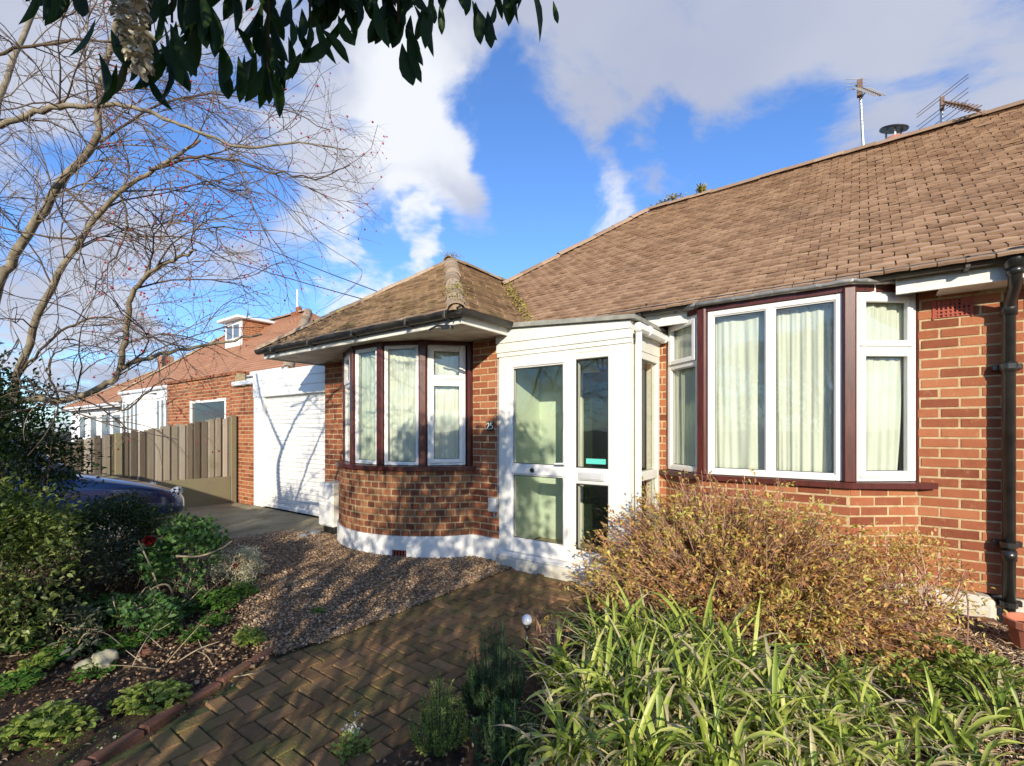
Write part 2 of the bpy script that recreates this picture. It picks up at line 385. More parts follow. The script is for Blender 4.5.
# gravel bed: thin sheet following the soil + pebbles
def sheet(name, poly_fn, x0, x1, y0, y1, step, dz, m, kind='structure'):
    X = np.arange(x0, x1+1e-6, step); Y = np.arange(y0, y1+1e-6, step); V = []; F = []; idx = {}
    for j, y in enumerate(Y):
        for i, x in enumerate(X): idx[(i, j)] = len(V); V.append((x, y, gz(x, y)+dz))
    for j in range(len(Y)-1):
        for i in range(len(X)-1):
            if poly_fn(X[i]+step/2, Y[j]+step/2): F.append((idx[(i, j)], idx[(i+1, j)], idx[(i+1, j+1)], idx[(i, j+1)]))
    o = npmesh(name, np.array(V), np.array(F), np.zeros(len(F)), m, smooth=True); tag(o, kind=kind); return o
def in_gravel(x, y):
    # boundary between soil bed and gravel runs from the path edge to the driveway
    return -7.2 < x < -2.98 and y < 4.2 and y > 1.55 + .12*bed_noise(x*2, y*2) + .45*ss(-3.3, -5.0, x) + .35*ss(-5, -7, x)
sheet('gravel_bed', in_gravel, -7.2, -2.95, 1.2, 4.2, .05, .006, 'gravel_base')
def pebbles(n, fn, x0, x1, y0, y1, smin, smax, name, m, kind='stuff', label=None, cat=None, dz=.004, flat=.55, dens=None):
    P = []
    while len(P) < n:
        x = nr.uniform(x0, x1, 4096); y = nr.uniform(y0, y1, 4096)
        for a, b in zip(x, y):
            if fn(a, b): P.append((a, b, gz(a, b) + dz))
            if len(P) >= n: break
    P = np.array(P); s = nr.uniform(smin, smax, n) * nr.choice([.7, 1, 1.35], n, p=[.4, .45, .15])
    base = np.array([(-1, -1, -1), (1, -1, -1), (1, 1, -1), (-1, 1, -1), (-1, -1, 1), (1, -1, 1), (1, 1, 1), (-1, 1, 1)]) * .5
    V = base[None] + nr.uniform(-.2, .2, (n, 8, 3)); V[:, 4:, :2] *= nr.uniform(.5, .9, (n, 1, 1))
    V *= np.stack([nr.uniform(.8, 1.4, n), nr.uniform(.6, 1, n), nr.uniform(.7, 1.1, n)*flat], -1)[:, None] * s[:, None, None]
    a = nr.uniform(0, 2*np.pi, n); tx = nr.normal(0, .35, n)
    ca, sa = np.cos(a)[:, None], np.sin(a)[:, None]; ct, st = np.cos(tx)[:, None], np.sin(tx)[:, None]
    x, y, z = V[..., 0], V[..., 1], V[..., 2]
    y, z = y*ct - z*st, y*st + z*ct
    V = np.stack([x*ca - y*sa, x*sa + y*ca, z], -1) + P[:, None]
    V[..., 2] += (s*flat*.3 + nr.uniform(0, .008, n))[:, None]
    F = (np.array(BOXF)[None] + (np.arange(n)*8)[:, None, None]).reshape(-1, 4)
    o = npmesh(name, V.reshape(-1, 3), F, np.repeat(nr.random(n), 6), m); tag(o, label, cat, kind=kind); return o
pebbles(42000, in_gravel, -7.1, -2.85, 1.3, 4.15, .009, .0175, 'gravel', 'pebble', label='brown pea gravel spread between the bow window and the paved path', cat='gravel')
pebbles(1500, lambda x, y: (x < -2.98 and not in_gravel(x, y) and x > -7.0 and y > 1.0 and y < 2.6) or (-3.02 < x < -2.7 and y < 4.0 and y > 1.8 and rnd.random() < .4), -7, -2.7, 1.0, 4.0, .010, .02, 'loose_stones', 'pebble', label='loose stones strayed from the gravel onto the soil and path edge', cat='gravel')

pebbles(2600, lambda x, y: y < 4.03 and y > 1.75 + .1*bed_noise(x*3, y*3), -3.04, -2.935, 1.7, 4.03, .010, .018, 'edge_gravel', 'pebble', label='gravel spilling over the left edge of the paved path', cat='gravel', dz=.006)
# block paved path in herringbone
mb = MB(); PX0, PX1, PY0, PY1 = -2.97, -1.70, -1.5, 4.09
mb.prism([(PX0, PY1), (PX0, 1.46), (path_edge(0), 0.0), (path_edge(0), PY0), (PX1, PY0), (PX1, PY1)][::-1], -.12, -.012, 1)
def paver(x0, x1, y0, y1):
    x0 = max(x0, PX0); x1 = min(x1, PX1); y0 = max(y0, PY0); y1 = min(y1, PY1)
    if x1-x0 < .025 or y1-y0 < .025: return
    if (x0+x1)/2 < path_edge(max(0, (y0+y1)/2)) + .01: return
    g = .003; dz = rnd.gauss(0, .0025); ax, ay = rnd.gauss(0, .012), rnd.gauss(0, .012)
    cx, cy = (x0+x1)/2, (y0+y1)/2
    M = Matrix.Translation((cx, cy, dz)) @ Matrix.Rotation(rnd.gauss(0, .012), 4, 'Z') @ Matrix.Rotation(ax, 4, 'X') @ Matrix.Rotation(ay, 4, 'Y')
    hx, hy = (x1-x0)/2-g, (y1-y0)/2-g
    mb.cbox(-hx, hx, -hy, hy, -.06, 0, .006, 0, None, M)
w_ = .091
for r in range(-20, 60):
    for c_ in range(-40, 40):
        # shift each row one unit: pattern period 4
        x = c_*4 + r; y = r
        X0 = PX0 - .2 + x*w_; Y0 = PY0 + y*w_
        if X0 > PX1 + .5 or X0 < PX0 - .6: continue
        paver(X0, X0+2*w_, Y0, Y0+w_)                      # lies along X
        paver(X0+3*w_, X0+4*w_, Y0, Y0+2*w_)              # stands along Y
path = mb.build('path', ['paver', 'joint_moss']); tag(path, kind='structure')
# ------------------------------------------------------------------ the bungalow
bung = empty('bungalow', (-2.0, 5.0, 0))
tag(bung, 'red brick bungalow with brown tiled roof, curved bow window and white glazed porch', 'bungalow')

def arc_pts(cx, cy, r, a0, a1, n):
    return [(cx + r*math.sin(a0+(a1-a0)*i/n), cy - r*math.cos(a0+(a1-a0)*i/n)) for i in range(n+1)]
class Path:
    def __init__(s, pts):
        s.p = [Vector((x, y)) for x, y in pts]; s.c = [0]
        for a, b in zip(s.p, s.p[1:]): s.c.append(s.c[-1] + (b-a).length)
        s.L = s.c[-1]
    def at(s, d):
        d = min(max(d, 0), s.L)
        for i in range(len(s.p)-1):
            if d <= s.c[i+1] + 1e-9:
                t = (d-s.c[i])/(s.c[i+1]-s.c[i]); return s.p[i].lerp(s.p[i+1], t)
        return s.p[-1]
    def nrm(s, d):
        a, b = s.at(d-.02), s.at(d+.02); t = (b-a).normalized(); return Vector((t.y, -t.x))
def wall_solid(mb, P, z0, z1, thick, mi, holes=(), out=0.0):
    br = sorted(set([round(c, 5) for c in P.c] + [h[i] for h in holes for i in (0, 1)]))
    zb = sorted(set([z0, z1] + [min(max(h[i], z0), z1) for h in holes for i in (2, 3)]))
    for a, b in zip(br, br[1:]):
        if b-a < 1e-4: continue
        na, nb = P.nrm(a), P.nrm(b); pa, pb = P.at(a), P.at(b)
        poly = [pa+na*out, pb+nb*out, pb-nb*thick, pa-na*thick]
        for c, d in zip(zb, zb[1:]):
            m, q = (a+b)/2, (c+d)/2
            if d-c < 1e-4 or any(h[0] < m < h[1] and h[2] < q < h[3] for h in holes): continue
            mb.prism([tuple(v) for v in poly], c, d, mi, .5)
def brick_face(mb, P, z0, z1, holes=(), header=False, mi=0, phase=0.0, thick=.22):
    wall_solid(mb, P, z0, z1, thick, 1, holes)
    unit_ = .1125 if header else .225
    row = 0; z = z0
    while z < z1 - .02:
        zt = min(z + .064, z1)
        s = -unit_ * (.5 if row % 2 else 0) - phase % unit_
        while s < P.L:
            a, b = s + .0065, s + unit_ - .0065
            full = unit_
            if not header and rnd.random() < .04: pass
            a2, b2 = max(a, 0.0), min(b, P.L)
            q = (z + zt)/2
            for h in holes:
                if h[2] < q < h[3]:
                    if h[0] < (a2+b2)/2 < h[1]:
                        if a2 < h[0]: b2 = h[0]
                        elif b2 > h[1]: a2 = h[1]
                        else: b2 = a2
                    elif a2 < h[0] < b2: b2 = h[0]
                    elif a2 < h[1] < b2: a2 = h[1]
            if b2 - a2 > .02 and zt - z > .02:
                pa, pb = P.at(a2), P.at(b2); t = (pb-pa); l = t.length; t.normalize(); n = Vector((t.y, -t.x))
                o = rnd.gauss(.004, .0012)
                M = Matrix(((t.x, -n.x, 0, pa.x+n.x*o), (t.y, -n.y, 0, pa.y+n.y*o), (0, 0, 1, z), (0, 0, 0, 1))) @ Matrix.Rotation(rnd.gauss(0, .004), 4, 'Y')
                mb.cbox(rnd.uniform(-.0015, .0015), l+rnd.uniform(-.0015, .0015), 0, .03, rnd.uniform(0, .0015), zt-z-rnd.uniform(0, .0015), .003, mi, None, M)
            s += unit_
        z += .076; row += 1

YW, YM, YB = 4.10, 4.85, 4.50           # wing front, main wall, bay front
BC, BR = (-4.75, 4.75), 1.34            # bow centre and brick radius
PL = .255                               # plinth top
th = math.acos((BC[1]-YW)/BR)
bow = Path(arc_pts(*BC, BR, -th, th, 40))
xl, xr = BC[0]-BR*math.sin(th), BC[0]+BR*math.sin(th)
mb = MB()
brick_face(mb, Path([(-6.56, YW), (xl, YW)]), PL, 2.47, thick=.2)
mb.build('wing_wall', ['brick_red', 'mortar'], bung); mb = MB()
brick_face(mb, Path([(xr, YW), (-3.175, YW)]), PL, 2.47, thick=.2)
mb.build('wing_wall', ['brick_red', 'mortar'], bung); mb = MB()
mb.box(-6.56, -6.36, YW+.2, 9.5, 0, 2.47, 1)
mb.build('wing_wall', ['brick_red', 'mortar'], bung)
mb = MB(); brick_face(mb, bow, PL, .99, header=True, thick=.12)
mb.build('bow_wall', ['brick_brown', 'mortar_dark'], bung)
mb = MB()
bayP = [(-1.60, YM), (-1.17, YB), (-.06, YB), (.37, YM)]
main = Path([(-3.16, YM), (9.0, YM)])
def mx(x): return x + 3.16
brick_face(mb, main, PL, 2.60, holes=[(mx(-2.62), mx(-1.74), .0, 2.2), (mx(-1.58), mx(.355), .0, 2.52)], phase=.06)
for a, b in zip(bayP, bayP[1:]):
    brick_face(mb, Path([a, b]), PL, .995, thick=.1, phase=.03)
mb.build('main_wall', ['brick_red', 'mortar'], bung)
# plinths
mb = MB()
wall_solid(mb, bow, -.1, PL, .1, 0, holes=[(1.93, 2.10, -.2, .10)], out=.022)
mb.box(xr-.03, -3.17, YW-.022, YW+.1, -.1, PL-.001); mb.box(-6.56, xl+.03, YW-.02, YW+.1, -.1, PL-.001)
mb.build('plinth', 'white_render', bung)
mb = MB(); P_ = Path([(.36, YM), (.78, YM)]); mb.cbox(.30, .79, YM-.10, YM+.1, -.1, PL-.01, .035); mb.cbox(.775, 9, YM-.02, YM+.1, -.1, PL-.012, .01)
for a, b in zip(bayP, bayP[1:]): wall_solid(mb, Path([a, b]), -.1, PL, .08, 0, out=.02)
mb.build('render_plinth', 'worn_render', bung)
mb = MB(); q = bow.at(2.015); nn = bow.nrm(2.015); t_ = Vector((-nn.y, nn.x))
M = Matrix(((t_.x, -nn.x, 0, q.x), (t_.y, -nn.y, 0, q.y), (0, 0, 1, 0), (0, 0, 0, 1)))
mb.box(-.085, .085, .03, .05, .0, .10, 1, None, M)
for i in range(5): mb.cbox(-.083+i*.035, -.066+i*.035, -.012, .03, .015, .095, .002, 0, None, M)
mb.cbox(-.085, .085, -.014, .03, .088, .10, .002, 0, None, M)
mb.build('floor_vent', ['vent_clay', 'dark_hole'], bung)
# rear shell, inner walls, floor and ceiling
mb = MB()
mb.box(-6.5, 8.9, 10.6, 10.8, 0, 2.5); mb.box(8.8, 9.0, 4.9, 10.6, 0, 2.5); mb.box(-6.55, 8.9, 7.9, 8.0, .0, 2.5)
mb.build('rear_wall', 'brick_red', bung)
for b_ in ((-3.17, -3.05, 5.06), (-1.74, -1.66, 5.08), (3.2, 3.3, 5.08)):
    mb = MB(); mb.box(b_[0], b_[1], b_[2], 7.9, .14, 2.53); mb.build('inner_wall', 'room_wall', bung)
mb = MB(); mb.box(-6.3, 8.8, 5.07, 7.9, .05, .14); mb.prism(arc_pts(*BC, 1.2, -th, th, 16), .05, .139)
mb.box(-3.1, -1.7, 4.2, 5.07, .10, .15)
mb.build('floor_slab', 'floor_tan', bung)
mb = MB(); mb.box(-6.5, 8.95, 4.9, 10.7, 2.535, 2.56); mb.box(-6.5, -3.1, 4.1, 4.9, 2.536, 2.56)
mb.build('ceiling', 'room_wall', bung)

# windows -------------------------------------------------------------------
def bar_frame(mb, x0, x1, z0, z1, w, y0, y1, M, c=.005, wb=None):
    wb = wb or w
    mb.cbox(x0, x0+w, y0, y1, z0, z1, c, 0, .5, M); mb.cbox(x1-w, x1, y0, y1, z0, z1, c, 0, .5, M)
    mb.cbox(x0+w-.001, x1-w+.001, y0+.001, y1, z0, z0+wb, c, 0, .5, M); mb.cbox(x0+w-.001, x1-w+.001, y0+.001, y1, z1-w, z1, c, 0, .5, M)
def face_matrix(p0, p1, off=0.0):
    a, b = Vector(p0), Vector(p1); t = (b-a).normalized(); n = Vector((t.y, -t.x)); a = a + n*off
    return Matrix(((t.x, -n.x, 0, a.x), (t.y, -n.y, 0, a.y), (0, 0, 1, 0), (0, 0, 0, 1))), (b-a).length if off == 0 else (Vector(p1)-Vector(p0)).length
def make_window(p0, p1, z0, z1, splits=(), transom=None, sash=(), matn='upvc', fw=.048):
    """splits: x positions of mullions; transom: z; sash: list of cells (col,row) that carry an opening sash"""
    M, L = face_matrix(p0, p1); mb = MB()
    bar_frame(mb, 0, L, z0, z1, fw, 0, .065, M)
    xs_ = [fw] + [v for s in splits for v in (s-.033, s+.033)] + [L-fw]
    for s in splits: mb.cbox(s-.033, s+.033, .001, .065, z0+fw-.001, z1-fw+.001, .005, 0, .5, M)
    zs_ = [(z0+fw, z1-fw)]
    if transom:
        for i in range(0, len(xs_), 2): mb.cbox(xs_[i]-.001, xs_[i+1]+.001, .002, .065, transom-.03, transom+.03, .005, 0, .5, M)
        zs_ = [(z0+fw, transom-.03), (transom+.03, z1-fw)]
    win = mb.build('window', matn, bung)
    for ci, i in enumerate(range(0, len(xs_), 2)):
        for ri, (a, b) in enumerate(zs_):
            x0, x1 = xs_[i], xs_[i+1]; par = win
            if (ci, ri) in sash:
                sm = MB(); bar_frame(sm, x0-.014, x1+.014, a-.014, b+.014, .046, -.016, .03, M); sm.build('sash', matn, win)
                x0 += .03; x1 -= .03; a += .03; b -= .03
            else:
                gm = MB(); bar_frame(gm, x0-.001, x1+.001, a-.001, b+.001, .010, .012, .05, M, .003); gm.build('bead', matn, win)
                x0 += .008; x1 -= .008; a += .008; b -= .008
            pm = MB(); pm.box(x0, x1, .028, .034, a, b, 0, .5, M); pm.build('pane', 'glass', win)
            dm = MB(); bar_frame(dm, x0, x1, a, b, .006, .0262, .0275, M, .0003); dm.build('gasket', 'black_plastic', win)
    return win
# bay
def lerp2(a, b, t): return (a[0]+(b[0]-a[0])*t, a[1]+(b[1]-a[1])*t)
fA = (bayP[0], bayP[1]); fC = (bayP[2], bayP[3]); ZB0, ZB1 = 1.05, 2.525
make_window((-1.112, YB), (-.108, YB), ZB0, ZB1, splits=(.502,))
lenC = .52
make_window(lerp2(*fC, .07), lerp2(*fC, .965), ZB0, ZB1, transom=2.085, sash=((0, 1), (0, 0)))
make_window(lerp2(*fA, .035), lerp2(*fA, .93), ZB0, ZB1, transom=2.085, sash=((0, 1),))
def post(x, y, ang, w=.10, d=.09, z0=1.04, z1=2.56):
    mb = MB(); M = Matrix.Translation((x, y, 0)) @ Matrix.Rotation(ang, 4, 'Z'); mb.cbox(-w/2, w/2, -d/2, d/2, z0, z1, .012, 0, .5, M)
    return mb.build('window_post', 'mahogany', bung)
post(-1.155, YB+.018, R(-14), .085, .09); post(-.068, YB+.014, R(12), .088, .09)
mb = MB(); M, L = face_matrix(*fC)
mb.cbox(L*.966, L*.966+.035, -.002, .06, 1.04, 2.56, .004, 0, .5, M); mb.build('edge_trim', 'mahogany', bung); mb = MB(); M, L = face_matrix(*fA); mb.cbox(-.01, L*.034, -.002, .06, 1.04, 2.56, .004, 0, .5, M)
mb.build('edge_trim', 'mahogany', bung)
def offset_poly(pts, o):
    res = []
    for i, p in enumerate(pts):
        a = Vector(pts[max(i-1, 0)]); b = Vector(pts[min(i+1, len(pts)-1)]); p = Vector(p); ns = []
        if (p-a).length > 1e-6: t = (p-a).normalized(); ns.append(Vector((t.y, -t.x)))
        if (b-p).length > 1e-6: t = (b-p).normalized(); ns.append(Vector((t.y, -t.x)))
        n = sum(ns, Vector((0, 0))).normalized(); k = o / max(.5, n.dot(ns[0])); res.append(tuple(p + n*k))
    return res
def strip(mb, pts, o0, o1, z0, z1, mi=0):
    A, B = offset_poly(pts, o0), offset_poly(pts, o1)
    n = len(pts); vs = [(x, y, z) for z in (z0, z1) for ring in (A, B) for x, y in ring]; fs = []
    for i in range(n-1):
        fs += [[i, n+i, n+i+1, i+1], [2*n+i, 2*n+i+1, 3*n+i+1, 3*n+i], [n+i, 3*n+i, 3*n+i+1, n+i+1], [i, i+1, 2*n+i+1, 2*n+i]]
    fs += [[0, 2*n, 3*n, n], [n-1, 2*n-1, 4*n-1, 3*n-1]]
    mb.add(vs, fs, mi, .5)
sillp = [(-1.68, YM+.02), (-1.62, YM-.02)] + bayP[1:3] + [(.40, YM-.02), (.47, YM-.01)]
mb = MB(); strip(mb, [(-1.62, YM)] + bayP[1:3] + [(.45, YM+.0)], -.09, .055, 1.0, 1.045); mb.build('bay_sill', 'mahogany', bung)
mb = MB(); strip(mb, bayP, -.07, .018, 2.525, 2.575); mb.build('bay_head', 'mahogany', bung)
mb = MB(); o_ = offset_poly([(-1.66, YM+.03), bayP[1], bayP[2], (.43, YM+.03)], .06); mb.prism(o_ + [(.45, 5.0), (-1.66, 5.0)], 2.577, 2.592)
r_ = offset_poly([(-1.66, YM+.03), bayP[1], bayP[2], (.43, YM+.03)], .072)
for a, b in zip(r_, r_[1:]):
    n = 14
    pts = [(a[0]+(b[0]-a[0])*k/n, a[1]+(b[1]-a[1])*k/n, 2.588+rnd.uniform(-.005, .005)) for k in range(n+1)]
    mb.tube(pts, [.018+rnd.uniform(-.004, .004) for _ in pts], 7)
mb.build('bay_roof', 'lead', bung, smooth=True)
# bow
WR = 1.275; an = [R(a) for a in (-60.5, -36, -12, 12, 36, 60.5)]
bp = [(BC[0]+WR*math.sin(a), BC[1]-WR*math.cos(a)) for a in an]
ZW0, ZW1 = 1.045, 2.425
for i in range(5):
    a, b = bp[i], bp[i+1]; p0, p1 = lerp2(a, b, .10), lerp2(a, b, .90)
    if i in (1, 3): make_window(p0, p1, ZW0, ZW1, fw=.030) if i == 3 else make_window(p0, p1, ZW0, ZW1, transom=2.02, sash=((0, 1),), fw=.038)
    if i == 3: continue
    if i in (4,): make_window(p0, p1, ZW0, ZW1, transom=2.015, sash=((0, 1), (0, 0)), fw=.040)
    if i == 2: make_window(p0, p1, ZW0, ZW1, fw=.034)
    if i == 0: make_window(p0, p1, ZW0, ZW1, fw=.034)
for k, a in enumerate(an):
    post(BC[0]+(WR-.02)*math.sin(a), BC[1]-(WR-.02)*math.cos(a), a, .088 if 0 < k < 5 else .07, .08, 1.03, 2.47)
sa = arc_pts(*BC, BR, -th-.03, th+.03, 40)
mb = MB(); strip(mb, sa, -.12, .045, .992, 1.04); mb.build('bow_sill', 'mahogany', bung)
mb = MB(); strip(mb, [(p[0], p[1]) for p in bp], -.06, .012, 2.426, 2.475); mb.build('bow_head', 'mahogany', bung)

# eaves ----------------------------------------------------------------------
EX0, EX1, EY = -6.80, -3.02, 3.30
mb = MB(); mb.box(EX0+.02, EX1-.02, EY+.02, YW+.001, 2.472, 2.484); mb.box(-3.171, EX1-.02, YW+.001, 4.46, 2.472, 2.484)
mb.build('soffit', 'soffit_board', bung)
mb = MB(); mb.cbox(EX0, EX1, EY, EY+.022, 2.455, 2.545, .003); mb.cbox(EX1-.021, EX1+.001, EY+.022, 4.06, 2.455, 2.545, .003); mb.cbox(EX0, EX0+.02, EY+.022, 6, 2.455, 2.545, .003)
mb.build('wing_fascia', 'white_wood', bung)
def gutter(mb, p0, p1, r, cap=True, n=8, mi=0):
    p0, p1 = Vector(p0), Vector(p1); t = (p1-p0).normalized(); s = t.cross(Vector((0, 0, 1))).normalized()
    prof = [(-r, .008), (-r, -.0)] + [(-r*math.cos(math.pi*k/n), -r*math.sin(math.pi*k/n)) for k in range(1, n)] + [(r, 0), (r, .008), (r-.004, .008)] + \
           [((r-.004)*math.cos(math.pi*k/n), -(r-.004)*math.sin(math.pi*k/n)) for k in range(0, n+1)] + [(-r+.004, .008)]
    m = len(prof); vs = [p + s*a + Vector((0, 0, b)) for p in (p0, p1) for a, b in prof]
    fs = [[i, (i+1) % m, m+(i+1) % m, m+i] for i in range(m)]
    mb.add(vs, fs, mi, .5)
    if cap:
        for p in (p0, p1):
            vs = [p + s*(r*math.cos(math.pi*k/n)) + Vector((0, 0, -r*math.sin(math.pi*k/n))) for k in range(n+1)]
            mb.add(vs, [list(range(n+1))], mi, .5)
mb = MB(); gutter(mb, (EX0-.05, EY-.055, 2.565), (EX1+.055, EY-.055, 2.565), .055)
gutter(mb, (EX1+.055, EY-.10, 2.565), (EX1+.055, 4.02, 2.572), .05)
for x in (-6.4, -5.5, -4.6, -3.7, -3.15): mb.cbox(x-.015, x+.015, EY-.115, EY, 2.50, 2.575, .004)
for k in range(2): mb.tube([(EX1-.06+.09*k, EY-.07, 2.50), (EX1+.0+.05*k, EY-.12, 2.57), (EX1+.02+.05*k, EY-.03, 2.63)], .008, 6)
mb.build('wing_gutter', 'black_gutter', bung)
mb = MB()
mb.tube([(-3.42, EY-.03, 2.44), (-3.30, EY-.05, 2.46), (-3.12, EY-.02, 2.44)], .012, 6); mb.cbox(-3.24, -3.12, EY-.05, EY-.0, 2.415, 2.445, .004)
mb.build('cable_clamp', 'black_plastic', bung)
mb = MB()
mb.cbox(-1.9, .10, 4.60, 4.622, 2.47, 2.60, .003); mb.cbox(.22, 9, 4.60, 4.622, 2.475, 2.60, .003); mb.box(.47, 9, 4.622, 4.86, 2.478, 2.49)
mb.build('main_fascia', 'white_wood', bung)
mb = MB(); gutter(mb, (-2.2, 4.535, 2.64), (9, 4.535, 2.63), .06)
for x in (-1.75, .6, 1.5): mb.cbox(x-.015, x+.015, 4.475, 4.61, 2.565, 2.65, .004)
mb.tube([(-1.70, 4.55, 2.70), (-1.70, 4.55, 2.58)], .01, 6)
mb.build('main_gutter', 'black_gutter', bung)
# downpipe with swan neck, sockets and clip
mb = MB(); dx = .848
mb.tube([(dx-.01, 4.535, 2.60), (dx-.01, 4.535, 2.50), (dx, 4.60, 2.44), (dx, 4.72, 2.36), (dx, 4.765, 2.30), (dx, 4.765, .08)], .036, 16)
mb.tube([(dx-.01, 4.535, 2.66), (dx-.01, 4.535, 2.535)], .055, 16); mb.tube([(dx-.01, 4.535, 2.54), (dx-.01, 4.535, 2.49)], .044, 16)
for z in (2.33, 1.93, .60): mb.tube([(dx, 4.765, z), (dx, 4.765, z-.07)], .043, 16)
mb.tube([(dx, 4.765, 2.36), (dx, 4.765, 2.26)], .046, 16)
dp = mb.build('downpipe', 'black_plastic', bung, smooth=True)
for z in (1.90, .64, .22):
    m2 = MB(); m2.cbox(dx-.075, dx+.075, 4.80, 4.842, z-.02, z+.02, .004); m2.tube([(dx, 4.765, z-.018), (dx, 4.765, z+.018)], .047, 14); m2.build('pipe_clip', 'black_plastic', dp)
for x0 in (.462, .955):
    m1 = MB(); M = Matrix.Identity(4); w, h = .205, .135; z0 = 2.305
    m1.box(x0, x0+w, YM-.002, YM+.03, z0, z0+h, 1)
    nx_, nz_ = 8, 5; dxx, dz = w/nx_, h/nz_
    for i in range(nx_+1): m1.cbox(max(x0, x0+i*dxx-.006), min(x0+w, x0+i*dxx+.006), YM-.011, YM+.02, z0, z0+h, .001)
    for j in range(nz_+1): m1.cbox(x0, x0+w, YM-.0105, YM+.02, max(z0, z0+j*dz-.006), min(z0+h, z0+j*dz+.006), .001)
    m1.cbox(x0-.012, x0, YM-.012, YM+.02, z0-.01, z0+h+.01, .001); m1.cbox(x0+w, x0+w+.012, YM-.012, YM+.02, z0-.01, z0+h+.01, .001)
    m1.build('air_brick', ['vent_clay', 'dark_hole'], bung)

# roof -------------------------------------------------------------------------
TP = .78; cs, sn = 1/math.sqrt(1+TP*TP), TP/math.sqrt(1+TP*TP)
def inpoly(x, y, P):
    c = False; j = len(P)-1
    for i in range(len(P)):
        if (P[i][1] > y) != (P[j][1] > y) and x < (P[j][0]-P[i][0])*(y-P[i][1])/(P[j][1]-P[i][1])+P[i][0]: c = not c
        j = i
    return c
def tiles(mb, o, ed, pd, poly, length, rows, w=.147, g=.088, tp=.78):
    cs, sn = 1/math.sqrt(1+tp*tp), tp/math.sqrt(1+tp*tp)
    """o eave origin, ed unit eave dir (plan), pd unit plan dir up the slope"""
    o = Vector(o); e = Vector((*ed, 0)); u = Vector((pd[0]*cs, pd[1]*cs, sn)); n = e.cross(u); n = n if n.z > 0 else -n
    for r in range(rows):
        off = (w/2 if r % 2 else 0) - w
        for k in range(int(length/w)+3):
            s0 = off + k*w + rnd.uniform(-.003, .003)
            c = o + e*(s0+w/2) + u*(r*g+g*.5)
            if not inpoly(c.x, c.y, poly): continue
            t0 = r*g + rnd.gauss(0, .004) - (.05 if r == 0 else 0); t1 = r*g + g + .03
            h0, h1 = .035 + rnd.gauss(0, .0018), .008; th_ = .019; sk = rnd.gauss(0, .0018); cam = .003
            a, b, m_ = s0+.0032, s0+w-.0032, s0+w/2
            P3 = lambda s, t, h: o + e*s + u*t + n*h
            vs = [P3(a, t0+sk, h0), P3(m_, t0, h0+cam), P3(b, t0-sk, h0+rnd.gauss(0, .0012)), P3(b, t1, h1), P3(m_, t1, h1+cam), P3(a, t1, h1),
                  P3(a, t0+sk, h0-th_), P3(m_, t0, h0+cam-th_), P3(b, t0-sk, h0-th_), P3(b, t1, h1-th_), P3(a, t1, h1-th_)]
            mb.add(vs, [[0, 1, 4, 5], [1, 2, 3, 4], [0, 6, 7, 1], [1, 7, 8, 2], [0, 5, 10, 6], [2, 8, 9, 3]], 0, None)
def zmain(y): return 2.62 + (y-4.5)*TP
ZR = zmain(7.6)
mb = MB()
tiles(mb, (-5.0, 4.5, 2.62), (1, 0), (0, 1), [(-3.02, 4.40), (9.2, 4.40), (9.2, 7.62), (-2.78, 7.62), (-4.5, 5.9), (-3.1, 4.5)], 14.3, 46)
tiles(mb, (-5.9, 4.5, 2.62), (0, 1), (1, 0), [(-5.9, 4.5), (-2.8, 7.6), (-5.9, 10.7)], 6.2, 46)
mb.build('main_roof', ['tile_main'], bung)
o_tiles = -1.2
mb = MB()
mb.add([(-5.9, 4.5, 2.61), (9.2, 4.5, 2.61), (9.2, 7.6, ZR-.01), (-2.8, 7.6, ZR-.01), (-5.9, 10.7, 2.61), (9.2, 10.7, 2.61)],
       [[0, 1, 2, 3], [0, 3, 4], [4, 3, 2, 5], [1, 5, 2], [0, 4, 5, 1]])
TW = .735; AP = (-4.91, 3.25+1.89); ZE = 2.575; ZA = ZE + 1.89*TW
mb.add([(-6.8, 3.25, ZE-.005), (-3.02, 3.25, ZE-.005), (AP[0], AP[1], ZA-.012), (AP[0], 9, ZA-.012), (-6.8, 9, ZE-.005), (-3.02, 9, ZE-.005)],
       [[0, 1, 2], [1, 5, 3, 2], [0, 2, 3, 4], [0, 4, 5, 1], [4, 3, 5]])
mb.build('roof_deck', 'tile_wing', bung)
mb = MB()
tiles(mb, (-6.8, 3.25, ZE), (1, 0), (0, 1), [(-6.82, 3.16), (-3.0, 3.16), (AP[0], AP[1]+.02)], 3.9, 29, tp=TW)
tiles(mb, (-3.02, 3.25, ZE), (0, 1), (-1, 0), [(-2.93, 3.22), (-2.93, 4.45), (-3.1, 4.55), (-4.47, 5.95), (-4.45, 8), (-4.93, 8), (-4.93, 5.12)], 6, 29, tp=TW)
mb.build('wing_roof', ['tile_wing'], bung)
